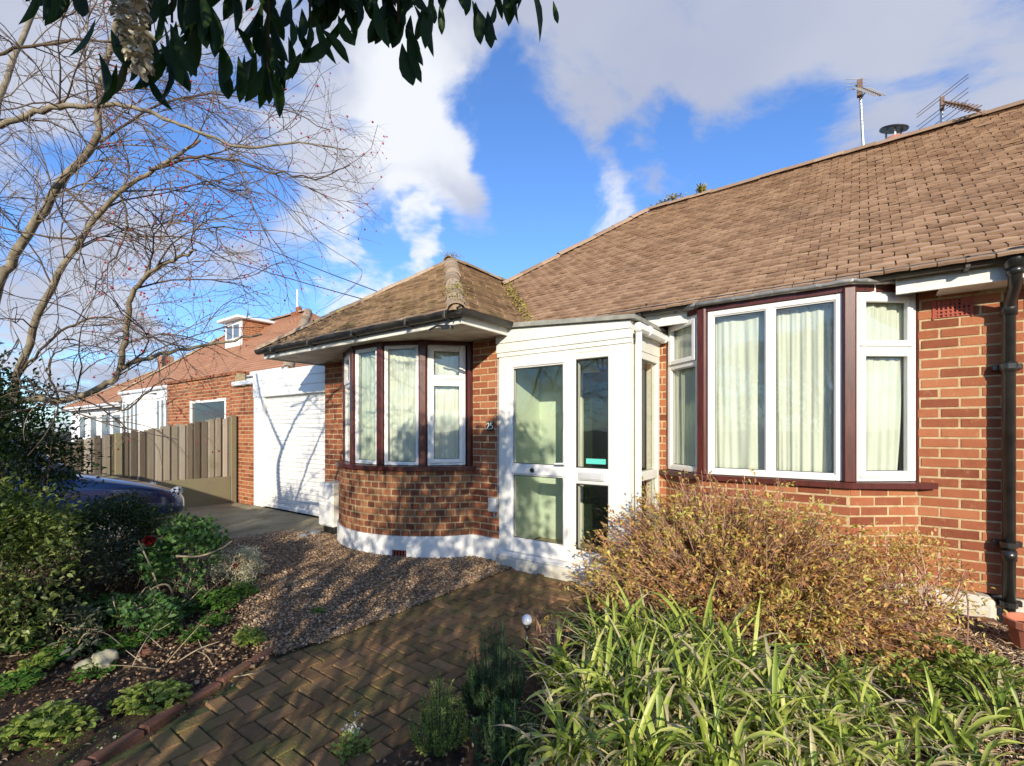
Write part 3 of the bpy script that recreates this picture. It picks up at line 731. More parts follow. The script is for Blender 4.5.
def ridge(mb, p0, p1, r=.105, L=.30, sag=.0, lift=.0):
    p0, p1 = Vector(p0), Vector(p1); D = p1-p0; n = max(1, round(D.length/L)); t = D.normalized()
    s = t.cross(Vector((0, 0, 1))).normalized(); up = s.cross(t).normalized()
    if up.z < 0: up = -up
    for k in range(n):
        a = p0 + t*(k*D.length/n - .015); b = p0 + t*((k+1)*D.length/n + .01); ti = rnd.random()
        j = s*rnd.gauss(0, .006) + up*rnd.gauss(0, .004); vs = []; m = 9
        for (c, rr) in ((a+j, r*1.05), (b+j, r*.96)):
            for q in range(m):
                g_ = math.pi*q/(m-1); vs.append(c + s*math.cos(g_)*rr*1.05 + up*(math.sin(g_)*rr*.75 + lift))
            for q in range(m):
                g_ = math.pi*(m-1-q)/(m-1); vs.append(c + s*math.cos(g_)*(rr-.014)*1.05 + up*(math.sin(g_)*(rr-.014)*.75 + lift))
        M2 = 2*m; fs = [[i, (i+1) % M2, M2+(i+1) % M2, M2+i] for i in range(M2)] + [list(range(M2))[::-1], list(range(M2, 2*M2))]
        mb.add(vs, fs, 0, ti)
mb = MB(); ridge(mb, (9, 7.6, ZR+.0), (-2.8, 7.6, ZR+.0), .10, .33); ridge(mb, (-4.5, 5.9, zmain(5.9)+.005), (-2.8, 7.6, ZR), .095, .33)
mb.build('main_ridge_tiles', 'ridge_main', bung)
mb = MB(); ridge(mb, (-3.0, 3.20, ZE-.01), (AP[0], AP[1], ZA+.0), .088, .26); ridge(mb, (-6.78, 3.25, ZE), (AP[0], AP[1], ZA-.01), .085, .28); ridge(mb, (AP[0], AP[1]-.06, ZA+.0), (AP[0], 7.4, ZA+.0), .09, .30)
mb.lathe((-3.03, 3.235, ZE-.02), [(0, 0), (.075, 0), (.07, .05), (.045, .075), (0, .08)], 10)
mb.build('wing_hip_tiles', 'ridge_tile', bung)
# moss cushions in the valley and on the ridge
V_, F_, T_ = [], [], []
def mossclump(pts, n, spread, size):
    P = np.array([pts[rnd.randrange(len(pts))] for _ in range(n)]) + nr.normal(0, 1, (n, 3))*np.array(spread)
    D = nr.normal(0, 1, (n, 3)); D[:, 2] = np.abs(D[:, 2]) + .5
    return leaves(P, D, nr.uniform(.5, 1, n)*size, nr.uniform(.5, 1, n)*size, tpl=leaf_tpl(.3, .2, 'round'))
val = [(-3.06-1.39*t, 4.54+1.39*t, 2.67+1.39*t*TP) for t in np.linspace(0, 1, 30)**.9]
parts = [mossclump(val, 900, (.05, .05, .012), .028),
         mossclump([(AP[0]+.03, AP[1]-.05, ZA+.09), (AP[0]+.02, AP[1]+.1, ZA+.10), (AP[0]-.02, AP[1]-.02, ZA+.09)], 300, (.06, .06, .006), .014),
         mossclump([(-3.0-.12*k, 3.2+.12*k, ZE+.09+.12*k*TP) for k in range(4)], 160, (.08, .06, .01), .02),
         mossclump([(-2.35, 7.55, ZR+.09), (-2.55, 7.6, ZR+.08)], 260, (.08, .05, .012), .03)]
V, F, T = join(parts); npmesh('roof_moss', V, F, T, 'moss', bung)
P = np.tile(np.array([[-1.95, 7.55, ZR+.08]]), (120, 1)) + nr.normal(0, .03, (120, 3)); D = nr.normal(0, .6, (120, 3)); D[:, 2] = np.abs(D[:, 2])+.4
V, F, T = leaves(P, D, nr.uniform(.03, .08, 120), .025); npmesh('roof_weed', V, F, T, 'moss', bung)
# flue cowl on the ridge
fx, fy = .35, 7.72
mb = MB(); mb.lathe((fx, fy, 0), [(.10, 4.9), (.11, 5.14), (.10, 5.16), (.0, 5.16)], 16)
mb.build('flue_pot', 'terracotta', bung, smooth=True)
mb = MB(); Mt = Matrix.Translation((fx, fy-.02, 5.27)) @ Matrix.Rotation(R(14), 4, 'Y') @ Matrix.Rotation(R(10), 4, 'X')
prof = [(.15, -.012), (.155, 0), (.15, .012), (.08, .035), (0, .045)]
vs = []; fs = []
for (r, z) in prof:
    for k in range(20): q = 2*math.pi*k/20; vs.append(Mt @ Vector((r*math.cos(q), r*math.sin(q), z)))
for i in range(4):
    for k in range(20): fs.append([i*20+k, i*20+(k+1) % 20, (i+1)*20+(k+1) % 20, (i+1)*20+k])
fs.append(list(range(20))[::-1]); mb.add(vs, fs)
mb.build('flue_cowl', 'black_plastic', bung, smooth=False)
for k in range(3): mb = MB(); q = 2.1*k+.6; mb.tube([(fx+.085*math.cos(q), fy+.085*math.sin(q), 5.12), (fx+.085*math.cos(q), fy+.085*math.sin(q), 5.27)], .012, 6); mb.build('cowl_leg', 'white_gloss', bung)

# aerials on the ridge
ae = empty('television_aerial', (.035, 7.6, 5.0)); tag(ae, 'television aerial on a tall leaning pole at the left of the flue cowl', 'aerial', 'television aerials on the ridge')
mb = MB(); mb.tube([(.05, 7.72, 4.85), (.0, 7.68, 6.0)], .017, 8); mb.build('mast', 'alu', ae)
bt = Vector((.0, 7.66, 5.93)); bd = (Wp(896, 102, 5.55) - np.array(bt)); bd = Vector(bd).normalized()
mb = MB(); mb.tube([bt - bd*.12, bt + bd*.52], .010, 6); mb.cbox(bt.x-.03, bt.x+.03, bt.y-.05, bt.y+.02, bt.z-.13, bt.z+.08, .005); mb.tube([bt + Vector((0, 0, -.18)), bt + bd*.18], .008, 6)
mb.build('boom', 'rust_metal', ae)
sd = bd.cross(Vector((0, 0, 1))).normalized(); mb = MB()
for k in range(10): c = bt + bd*(.06+.05*k); l = .115 - .004*k; mb.tube([c - sd*l, c + sd*l], .0045, 5)
for k in (-1, 0, 1, 2): c = bt - bd*.10 + Vector((0, 0, .045*k)); mb.tube([c - sd*.13, c + sd*.13], .0045, 5)
mb.build('element', 'alu', ae)
a2 = empty('television_aerial', (.80, 7.8, 5.0)); tag(a2, 'television aerial with long reflector rods right of the flue cowl', 'aerial', 'television aerials on the ridge')
mb = MB(); mb.tube([(.80, 7.75, 4.8), (.805, 7.75, 5.52)], .016, 8); mb.build('mast', 'white_gloss', a2)
mb = MB(); t2 = Vector((.805, 7.72, 5.44)); d2 = Vector((.42, -.55, -.62)).normalized()
mb.tube([t2, t2 + d2*.62], .010, 6); mb.cbox(t2.x-.02, t2.x+.02, t2.y-.04, t2.y+.02, t2.z-.10, t2.z+.05, .004); mb.build('boom', 'rust_metal', a2)
s2 = d2.cross(Vector((0, 0, 1))).normalized(); mb = MB()
for k in range(9):
    c = t2 + d2*(.10+.055*k); w = s2 + Vector((0, 0, .5)); l = .055+.004*k
    mb.tube([c - w*l, c + w*l], .008, 5); w = s2 - Vector((0, 0, .5)); mb.tube([c - w*l*.9, c + w*l*.9], .008, 5)
for z in (5.56, 5.52, 5.40, 5.35, 5.26, 5.20):
    mb.tube([(.805-.24*.93, 7.76+.12, z-.10), (.805+.24*.93, 7.76-.12, z+.07)], .004, 5)
mb.build('element', 'rust_metal', a2)

# ------------------------------------------------------------------ porch
PXL, PXR, YP = -3.17, -1.667, YW-.0
def xz(mb, poly, y0, y1, mi=0):
    vs = [(x, y0, z) for x, z in poly] + [(x, y1, z) for x, z in poly]; n = len(poly)
    mb.add(vs, [list(range(n)), list(range(n, 2*n))[::-1]] + [[i, n+i, n+(i+1) % n, (i+1) % n] for i in range(n)], mi, .5)
YF = YP - .04
mb = MB()
mb.cbox(PXL+.0, PXL+.10, YF, YP+.06, .15, 2.24, .006)
mb.cbox(-2.296, -2.222, YF+.002, YP+.06, .15, 2.20, .006)
mb.cbox(-1.884, PXR, YF, YP+.10, .15, 2.24, .006)
mb.cbox(PXL+.10, -1.884, YF+.001, YP+.06, 2.195, 2.24, .006)
mb.cbox(-2.222, -1.884, YF+.003, YP+.05, 2.135, 2.196, .006)
mb.cbox(-2.222, -1.884, YF+.003, YP+.05, .93, 1.085, .006)
mb.cbox(-2.222, -1.884, YF+.003, YP+.05, .15, .29, .006)
# side
SX = PXR
for y0, y1 in ((YP+.10, YP+.15), (YM-.06, YM)): mb.cbox(SX-.07, SX-.004, y0, y1, .15, 2.20, .005)
for z0, z1 in ((2.13, 2.2), (.96, 1.05), (.15, .26)): mb.cbox(SX-.07, SX-.005, YP+.149, YM-.059, z0, z1, .005)
mb.cbox(SX-.085, SX, YP+.10, YM, 2.20, 2.34, .004)
pf = mb.build('porch_frame', 'upvc_old', bung)
mb = MB(); mb.box(-2.214, -1.892, YP+.004, YP+.010, 1.093, 2.13); mb.build('pane', 'glass', pf)
mb = MB(); mb.box(-2.214, -1.892, YP+.004, YP+.010, .29, .93); mb.build('pane', 'glass', pf)
mb = MB(); mb.box(SX-.04, SX-.034, YP+.152, YM-.06, 1.05, 2.13); mb.build('pane', 'glass', pf)
mb = MB(); mb.box(SX-.04, SX-.034, YP+.152, YM-.06, .26, .96); mb.build('pane', 'glass', pf)
I4 = Matrix.Identity(4)
mb = MB(); Mf = Matrix.Translation((0, YP-.036, 0)); bar_frame(mb, -2.222, -1.884, 1.085, 2.135, .010, 0, .03, Mf, .002); bar_frame(mb, -2.222, -1.884, .29, .93, .010, 0, .03, Mf, .002)
mb.build('gasket', 'black_plastic', pf)
mb = MB(); mb.cbox(-2.19, -1.915, YF-.012, YF+.004, .965, 1.045, .008); mb.cbox(-2.165, -1.94, YF-.018, YF-.010, .98, 1.03, .004); mb.build('letter_plate', 'grey_plastic', pf)
mb = MB(); mb.box(-2.13, -1.925, YP-.001, YP+.003, 1.125, 1.175); mb.build('door_sticker', 'teal', pf)
# fascia: three lapped boards, the top edge falls to the right
mb = MB(); zt = lambda x: 2.545 + (x-PXL)/(PXR-PXL)*(2.435-2.545)
zb = [2.24, 2.29, 2.40]
xz(mb, [(PXL-.015, 2.24), (PXR+.006, 2.24), (PXR+.006, 2.285), (PXL-.015, 2.285)], YF-.010, YP)
xz(mb, [(PXL-.015, 2.286), (PXR+.01, 2.286), (PXR+.01, 2.365), (PXL-.015, 2.385)], YF-.022, YP)
xz(mb, [(PXL-.015, 2.387), (PXR+.014, 2.367), (PXR+.014, zt(PXR)), (PXL-.015, zt(PXL))], YF-.034, YP)
mb.cbox(PXR-.01, PXR+.012, YP, YM, 2.33, 2.44, .003)
mb.build('porch_fascia', 'upvc_old', bung)
mb = MB(); xz(mb, [(PXL-.06, 2.55), (PXR+.07, 2.437), (PXR+.07, 2.475), (PXL-.06, 2.60)], YF-.075, YM)
mb.build('porch_roof', 'felt_grey', bung)
mb = MB(); gx = PXR+.055
for y0, y1 in ((YF+.03, YM-.03),): mb.cbox(gx-.04, gx+.035, y0, y1, 2.34, 2.425, .02)
mb.cbox(gx-.045, gx+.045, YP+.22, YP+.30, 2.335, 2.43, .02); mb.cbox(gx-.045, gx+.045, YM-.09, YM-.02, 2.335, 2.43, .02)
mb.tube([(gx-.01, YF+.09, 2.35), (gx-.01, YF+.09, 2.28), (gx-.01, YF+.08, 2.20), (gx-.01, YF+.08, .1)], .030, 12)
mb.build('porch_gutter', 'upvc', bung, smooth=False)
mb = MB(); mb.cbox(PXL+.0, PXR+.02, YF-.06, YP+.02, .105, .152, .008); mb.cbox(PXR-.02, PXR+.04, YP+.02, YM, .105, .152, .008); mb.build('porch_sill', 'upvc', bung)
mb = MB(); mb.cbox(PXL+.0, PXR+.05, YF-.075, YM, -.12, .104, .02); mb.build('porch_step', 'worn_render', bung)
# door leaf
door = None
mb = MB(); M = Matrix.Translation((0, YF-.008, 0)); x0, x1 = PXL+.10, -2.296
mb.cbox(x0, x0+.085, 0, .06, .155, 2.195, .008, 0, .5, M); mb.cbox(x1-.062, x1, 0, .06, .155, 2.195, .008, 0, .5, M)
for z0, z1 in ((.155, .30), (.985, 1.085), (2.115, 2.195)): mb.cbox(x0+.084, x1-.061, .001, .06, z0, z1, .008, 0, .5, M)
for z0, z1 in ((.30, .985), (1.085, 2.115)): bar_frame(mb, x0+.085, x1-.062, z0, z1, .014, .012, .05, M, .006)
door = mb.build('porch_door', 'upvc', bung)
for z0, z1 in ((.31, .975), (1.095, 2.105)):
    mb = MB(); mb.box(x0+.09, x1-.066, YP-.012, YP-.006, z0, z1); mb.build('pane', 'glass', door)
    mb = MB(); bar_frame(mb, x0+.098, x1-.075, z0+.003, z1-.003, .006, .010, .020, M, .001); mb.build('gasket', 'black_plastic', door)
mb = MB(); mb.tube([(-2.72, YF-.02, 1.035), (-2.72, YF+.01, 1.035)], .026, 16, 0); mb.tube([(-2.735, YF-.026, 1.035), (-2.705, YF-.026, 1.035)], .014, 10, 1)
mb.build('lock', ['chrome', 'dark_hole'], door)
mb = MB(); mb.cbox(x1-.046, x1-.018, YF-.022, YF-.006, .98, 1.20, .006); mb.tube([(x1-.032, YF-.02, 1.12), (x1-.032, YF-.06, 1.12), (x1-.13, YF-.06, 1.115)], .010, 8)
mb.build('handle', 'white_gloss', door)
# porch interior
mb = MB(); mb.box(PXL+.011, PXL+.035, YP+.062, YM, .15, 2.40); mb.box(PXL+.035, -2.62, YM-.024, YM-.01, .15, 2.40); mb.box(-1.74, SX-.075, YM-.024, YM-.012, .15, 2.3); mb.box(-2.62, -1.74, YM-.022, YM-.01, 2.16, 2.40)
mb.build('porch_lining', 'plaster_green', bung)
mb = MB(); mb.box(PXL+.036, PXR-.09, YP+.062, YM-.03, 2.30, 2.32); mb.build('porch_ceiling', 'upvc_old', bung)
mb = MB(); mb.cbox(-2.62, -2.56, YM-.04, YM+.05, .15, 2.16, .006); mb.cbox(-1.80, -1.74, YM-.04, YM+.05, .15, 2.16, .006); mb.cbox(-2.56, -1.80, YM-.039, YM+.05, 2.10, 2.16, .006)
mb.build('inner_door_frame', 'upvc_old', bung)
mb = MB(); mb.cbox(-2.56, -1.80, YM, YM+.04, .15, 2.10, .01); mb.cbox(-2.46, -1.90, YM-.008, YM+.01, 1.0, 2.0, .01); mb.cbox(-2.46, -1.90, YM-.008, YM+.01, .28, .85, .01)
idr = mb.build('inner_door', 'inner_door', bung)
lan = empty('porch_lantern', (-2.08, 4.35, 2.28)); tag(lan, 'small black lantern hanging from the ceiling inside the glazed porch', 'lantern')
mb = MB(); mb.lathe((-2.08, 4.36, 0), [(0, 2.30), (.05, 2.298), (.05, 2.28), (.012, 2.27), (.012, 2.22), (.075, 2.19), (.08, 2.18), (.0, 2.18)], 12); mb.build('lamp_cap', 'black_plastic', lan)
mb = MB()
for k in range(6): q = math.pi*k/3; mb.tube([(-2.08+.07*math.cos(q), 4.36+.07*math.sin(q), 2.18), (-2.08+.045*math.cos(q), 4.36+.045*math.sin(q), 2.06)], .006, 5)
mb.lathe((-2.08, 4.36, 0), [(.048, 2.07), (.05, 2.06), (.03, 2.04), (0, 2.035)], 12); mb.build('lamp_cage', 'black_plastic', lan)

# house number plate and small meter box on the strip of wall left of the porch
mb = MB(); hx = -3.315; mb.cbox(hx-.055, hx+.055, YW-.018, YW-.006, 1.44, 1.545, .004)
hn = mb.build('house_number', 'sign_dark', bung)
def seg_digit(mb, pts, r=.0055): mb.tube(pts, r, 6)
mb = MB(); y = YW-.020
seg_digit(mb, [(hx-.042, y, 1.512), (hx-.036, y, 1.526), (hx-.022, y, 1.528), (hx-.010, y, 1.516), (hx-.014, y, 1.498), (hx-.042, y, 1.462), (hx-.008, y, 1.462)])
seg_digit(mb, [(hx+.040, y, 1.527), (hx+.014, y, 1.527), (hx+.011, y, 1.500), (hx+.026, y, 1.505), (hx+.040, y, 1.494), (hx+.041, y, 1.476), (hx+.028, y, 1.462), (hx+.009, y, 1.466)])
mb.build('numerals', 'sign_white', hn)
mb = MB(); bx = -3.255; mb.cbox(bx-.065, bx+.05, YW-.05, YW-.004, .545, .70, .008); mb.cbox(bx-.055, bx+.04, YW-.055, YW-.049, .555, .69, .003); mb.tube([(bx+.06, YW-.02, .50), (bx+.06, YW-.02, 2.4)], .006, 6); mb.tube([(bx, YW-.02, .55), (bx+.01, YW-.02, .49), (bx+.06, YW-.02, .50)], .008, 6)
mb.build('meter_box', 'grey_plastic', bung)

# ------------------------------------------------------------------ curtains
def curtain(name, p0, p1, z0, z1, off, label, matn='curtain', waves=9, amp=.008, pull=0.0, bottom=1.0, group=None):
    a, b = Vector(p0), Vector(p1); t = (b-a).normalized(); n = Vector((t.y, -t.x)); L = (b-a).length; nu, nv = 110, 14
    ph = rnd.uniform(0, 6); V = []; F = []
    for j in range(nv+1):
        v = j/nv; z = z0 + (z1-z0)*v
        for i in range(nu+1):
            u = i/nu; uu = u*(1 - pull*(1-v)*(1-bottom)) if pull == 0 else (u*(1-pull*(1-v)**1.6) if pull > 0 else 1-(1-u)*(1+pull*(1-v)**1.6))
            w = amp*(math.sin(u*waves*6.283+ph+1.3*math.sin(5*u+ph)+.7*math.sin(3*v+2*u)) + .35*math.sin(u*waves*17+ph*2+v+3*math.sin(4*u)) + .7*math.sin(u*9+4*v+ph)*(1-v) + .3*math.sin(u*31+v*7))*(1-.3*v)
            p = a + t*(uu*L) - n*(off - w); V.append((p.x, p.y, z))
    for j in range(nv):
        for i in range(nu): q = j*(nu+1)+i; F.append((q, q+1, q+nu+2, q+nu+1))
    o = npmesh(name, np.array(V), np.array(F), np.full(len(F), .5), matn, smooth=True)
    md = o.modifiers.new('cloth_thickness', 'SOLIDIFY'); md.thickness = .002
    tag(o, label, 'curtain', group); return o
g1, g2 = 'pale curtains in the flat-fronted bay', 'pale curtains in the curved bow window'
curtain('curtain', lerp2(*fA, .03), lerp2(*fA, .97), 1.04, 2.54, .06, 'pale curtain behind the narrow left side light of the right-hand bay', pull=0, group=g1, waves=6)
curtain('curtain', (-1.13, YB), (-.64, YB), 1.04, 2.54, .11, 'flat pale curtain behind the left pane of the big bay window front', waves=3, amp=.012, group=g1)
curtain('curtain', (-.62, YB), (-.135, YB), 1.04, 2.54, .11, 'rippled pale curtain behind the right pane of the big bay window front', waves=5, group=g1, amp=.010)
curtain('curtain', lerp2(*fC, .04), lerp2(*fC, .88), 1.04, 2.54, .06, 'pale curtain drawn aside behind the sunlit right side light of the bay', pull=.10, waves=5, group=g1, amp=.012)
curtain('curtain', lerp2(bp[4], bp[5], .05), lerp2(bp[4], bp[5], .95), 1.04, 2.44, .075, 'pale curtain with a slanting fold in the bow window nearest the porch', waves=5, group=g2)
curtain('curtain', lerp2(bp[3], bp[4], .02), lerp2(bp[3], bp[4], .98), 1.04, 2.44, .075, 'vertical-striped pale curtain in the tall undivided middle bow window', waves=7, amp=.012, group=g2)
curtain('curtain', lerp2(bp[2], bp[3], .02), lerp2(bp[2], bp[3], .98), 1.04, 2.44, .075, 'pale net curtain in the middle of the bow, left of the tall pane', 'curtain_net', waves=6, amp=.012, group=g2)
curtain('curtain', lerp2(bp[1], bp[2], .02), lerp2(bp[1], bp[2], .98), 1.04, 2.44, .075, 'pale curtain in the bow window second from the garage', waves=6, group=g2)
curtain('curtain', lerp2(bp[0], bp[1], .02), lerp2(bp[0], bp[1], .98), 1.04, 2.44, .075, 'pale curtain in the bow window nearest the garage', waves=6, group=g2)

# ------------------------------------------------------------------ garage
gar = empty('garage', (-8, 4.4, 0)); tag(gar, 'white fronted single garage with roller door beside the bow window', 'garage')
GX0, GX1, GY = -9.19, -6.58, 4.27
mb = MB(); mb.cbox(GX0, GX0+.34, GY, GY+.15, .03, 2.20, .008); mb.build('door_frame', 'upvc', gar); mb = MB(); mb.cbox(GX1-.20, GX1, GY, GY+.15, .03, 2.20, .008); mb.build('door_frame', 'upvc', gar)
mb = MB()
for k in range(3): mb.cbox(GX0, GX1, GY-.015, GY+.12, 2.06+.15*k, 2.207+.15*k, .006)
mb.build('fascia_board', 'upvc', gar)
mb = MB(); zz = .06
mb.box(GX0+.34, GX1-.2, GY+.10, GY+.14, .05, 2.1)
while zz < 2.05:
    mb.cbox(GX0+.345, GX1-.205, GY+.075, GY+.11, zz, zz+.071, .011); zz += .075
mb.cbox(GX0+.345, GX1-.205, GY+.06, GY+.12, .035, .10, .008)
mb.build('garage_door', 'upvc', gar)
mb = MB(); mb.box(GX0+.01, GX0+.12, GY+.15, 9.5, 0, 2.4); mb.box(GX0, GX1, 9.5, 9.6, 0, 2.4); mb.build('wall', 'brick_red', gar)
mb = MB(); mb.box(GX0, GX1, GY+.12, 9.6, 2.42, 2.50); mb.build('roof', 'felt_grey', gar)
mc = empty('utility_cabinet', (-6.5, 3.95, 0)); tag(mc, 'white plastic utility cabinet standing between garage door and bow', 'cabinet')
cx0 = -6.10
mb = MB(); mb.cbox(cx0, cx0+.34, 3.72, 4.07, .12, .72, .012); mb.build('body', 'upvc_old', mc)
mb = MB(); mb.cbox(cx0+.02, cx0+.32, 3.705, 3.722, .14, .70, .006); mb.cbox(cx0+.06, cx0+.09, 3.695, 3.706, .38, .44, .003); mb.build('door', 'upvc', mc)
mb = MB(); mb.cbox(cx0+.04, cx0+.30, 3.76, 4.03, -.02, .12, .01); mb.build('base', 'black_plastic', mc)
mb = MB()
for k, (x, y, s) in enumerate(((-6.05, 3.62, .10), (-5.95, 3.4, .07))):
    mb.cbox(-s, s, -s*.6, s*.6, -.02, .07, .02, 0, None, Matrix.Translation((x, y, 0)) @ Matrix.Rotation(.6*k, 4, 'Z'))
tag(mb.build('paving_fragments', 'lead'), 'dark broken slab pieces lying in the gravel by the utility cabinet', 'rubble')
# ------------------------------------------------------------------ fence
fen = empty('fence', (-10.0, 1.5, 0)); tag(fen, 'weathered grey close-boarded fence on mossy concrete panels beside the driveway', 'fence')
FX = -10.0
def ftop(y): return 1.276 + (y-1.9)*(1.71-1.276)/(4.2-1.9)
posts = [4.25, 2.45, .65, -1.15, -2.95, -4.75]
for a, b in zip(posts, posts[1:]):
    mb = MB(); y = a-.06; k = 0
    while y > b+.10:
        w = .068; t = ftop(max(y, 1.0)) + rnd.gauss(0, .012) - (.0 if y > 1 else 0)
        mb.cbox(FX-.01+.018*(k % 2), FX+.006+.018*(k % 2), y-w, y+.012, .535, t, .003, 0, None, Matrix.Translation((0, 0, rnd.gauss(0, .01))))
        y -= .060; k += 1
    mb.box(FX-.05, FX-.015, b+.05, a-.05, .75, .83); mb.box(FX-.05, FX-.015, b+.05, a-.05, 1.12, 1.18)
    mb.build('fence_panel', 'fence_wood', fen)
    mb = MB(); mb.cbox(FX-.02, FX+.03, b+.05, a-.05, -.05, .54, .008); mb.build('gravel_board', 'gravel_board', fen)
for y in posts:
    mb = MB(); mb.cbox(FX-.05, FX+.055, y-.05, y+.05, -.05, ftop(max(y, 1.0))+.02, .01); mb.build('fence_post', 'gravel_board', fen)

# neighbour's brick outbuilding
nb = empty('brick_outbuilding', (-11.8, 4.5, 0)); tag(nb, 'red brick outbuilding with parapet and wide low window behind the fence', 'outbuilding')
Y0 = 4.47
mb = MB()
P_ = Path([(-14.2, Y0), (-10.36, Y0)])
brick_face(mb, P_, 0.9, 2.60, holes=[(1.45, 3.35, 1.3, 2.14)], thick=.2)
brick_face(mb, Path([(-10.36, Y0-.12), (-9.22, Y0-.12)]), 0, 2.32, thick=.2)
brick_face(mb, Path([(-10.36, Y0-.121), (-10.14, Y0-.121)]), 2.32, 2.60, thick=.2)
mb.box(-14.2, -14.0, Y0+.2, 7.4, 0, 2.5); mb.box(-9.42, -9.24, Y0+.2, 7.4, 0, 2.3)
mb.build('wall', ['brick_red', 'mortar'], nb)
mb = MB()
for k in range(38): mb.cbox(-14.24+k*.105, -14.24+k*.105+.098, Y0-.045, Y0+.22, 2.60, 2.665, .004)
mb.build('coping', 'brick_brown', nb)
mb = MB(); bar_frame(mb, -12.76, -10.84, 1.3, 2.14, .07, 0, .08, Matrix.Translation((0, Y0-.005, 0))); wf = mb.build('window', 'upvc', nb)
mb = MB(); mb.box(-12.7, -10.9, Y0+.03, Y0+.04, 1.36, 2.08); mb.build('pane', 'car_glass', wf)
mb = MB(); mb.cbox(-10.12, -9.22, Y0-.20, Y0-.12, 2.325, 2.41, .01); mb.build('gutter', 'far_white', nb)
mb = MB(); mb.box(-14.1, -9.3, Y0+.2, 7.4, 2.33, 2.40); mb.build('roof', 'felt_grey', nb)

# neighbouring bungalow
def hip_house(name, x0, x1, y0, y1, ze, zr, label, front_w=(), rx0=None, rx1=None, wallm='far_white'):
    h = empty(name, ((x0+x1)/2, (y0+y1)/2, 0)); tag(h, label, 'house')
    mb = MB(); mb.box(x0+.4, x1-.4, y0+.4, y1-.4, 0, ze); mb.build('wall', wallm, h)
    m = (y1-y0)/2; rx0 = rx0 if rx0 is not None else x0+m; rx1 = rx1 if rx1 is not None else x1-m; ym = (y0+y1)/2
    mb = MB()
    A, B, C, D, E, F_ = [Vector(p) for p in ((x0, y0, ze), (x1, y0, ze), (x1, y1, ze), (x0, y1, ze), (rx0, ym, zr), (rx1, ym, zr))]
    def plane(a, b, c, d):            # a-b eave, c above b, d above a ; stepped courses with jittered tiles
        n = int((d-a).length/.16); 
        for k in range(n):
            t0, t1 = k/n, (k+1)/n; p0, p1 = a.lerp(d, t0), b.lerp(c, t0); q0, q1 = a.lerp(d, t1+.004), b.lerp(c, t1+.004)
            nn = (p1-p0).cross(q0-p0); 
            if nn.length < 1e-6: nn = Vector((0, 0, 1))
            nn.normalize(); nn = nn if nn.z > 0 else -nn
            m_ = max(1, int((p1-p0).length/.5))
            for j in range(m_):
                s0, s1 = j/m_, (j+1)/m_
                vs = [p0.lerp(p1, s0)+nn*.03, p0.lerp(p1, s1)+nn*.03, q0.lerp(q1, s1)+nn*.005, q0.lerp(q1, s0)+nn*.005, p0.lerp(p1, s0)-nn*.01, p0.lerp(p1, s1)-nn*.01]
                mb.add(vs, [[0, 1, 2, 3], [4, 5, 1, 0]])
    plane(A, B, F_, E); plane(B, C, F_, F_.copy()); plane(C, D, E, F_); plane(D, A, E.copy(), E)
    mb.build('roof', 'tile_far', h)
    mb = MB(); ridge(mb, E, F_, .13, .45); ridge(mb, A, E, .12, .45); ridge(mb, B, F_, .12, .45); mb.build('ridge_tiles', 'ridge_tile', h)
    mb = MB(); mb.box(x0+.02, x1-.02, y0+.05, y0+.12, ze-.16, ze-.005); mb.tube([(x0, y0, ze-.02), (x1, y0, ze-.02)], .07, 8); mb.build('gutter', 'far_white', h)
    return h
hA = hip_house('neighbouring_bungalow', -24.3, -11.2, 6.0, 12.2, 2.95, 5.62, 'bungalow with big orange-brown tiled roof and brick dormer beyond the garage', rx0=-21.2, rx1=-15.6)
# its white bays below the eave
mb = MB()
for (bx0, bx1) in ((-23.6, -20.6), (-19.9, -17.2)):
    mb.prism([(bx0, 6.4), (bx0+.5, 5.8), (bx1-.5, 5.8), (bx1, 6.4)], 0, 2.75)
mb.build('bay', 'far_white', hA)
for (bx0, bx1) in ((-23.6, -20.6), (-19.9, -17.2)):
    n = 4; 
    for k in range(n):
        a, b = bx0+.55+(bx1-bx0-1.1)*k/n, bx0+.55+(bx1-bx0-1.1)*(k+1)/n
        m1 = MB(); bar_frame(m1, a+.02, b-.02, .9, 2.5, .06, 0, .05, Matrix.Translation((0, 5.76, 0))); w = m1.build('window', 'upvc', hA)
        m1 = MB(); m1.box(a+.07, b-.07, 5.77, 5.79, .95, 2.45); m1.build('pane', 'far_glass', w)
for a, b in ((-16.6, -15.6), (-15.2, -14.4)):
    m1 = MB(); bar_frame(m1, a, b, 1.0, 2.4, .07, 0, .08, Matrix.Translation((0, 6.36, 0))); w = m1.build('window', 'upvc', hA); m1 = MB(); m1.box(a+.06, b-.06, 6.37, 6.39, 1.05, 2.35); m1.build('pane', 'far_glass', w)
# dormer
mb = MB(); brick_face(mb, Path([(-17.5, 7.72), (-17.5, 10.2)]), 4.3, 5.36, thick=.15)
dm = mb.build('dormer', ['brick_red', 'mortar'], hA)
mb = MB(); mb.box(-18.7, -17.66, 7.75, 10.2, 4.2, 5.36); mb.cbox(-18.75, -17.49, 7.70, 7.76, 4.4, 5.36, .01); mb.build('cladding', 'far_white', dm)
for a, b in ((-18.62, -18.12), (-18.08, -17.6)):
    m1 = MB(); m1.box(a+.04, b-.04, 7.685, 7.70, 4.75, 5.2); m1.build('pane', 'far_glass', dm)
mb = MB(); mb.cbox(-18.95, -17.35, 7.5, 10.3, 5.36, 5.46, .02); mb.build('flat_roof', 'far_white', dm)
mb = MB(); mb.cbox(-16.4, -16.0, 8.9, 9.3, 5.2, 5.66, .02); mb.tube([(-16.2, 9.1, 5.6), (-16.2, 9.1, 5.84)], .11, 10); mb.build('chimney', 'brick_brown', hA)
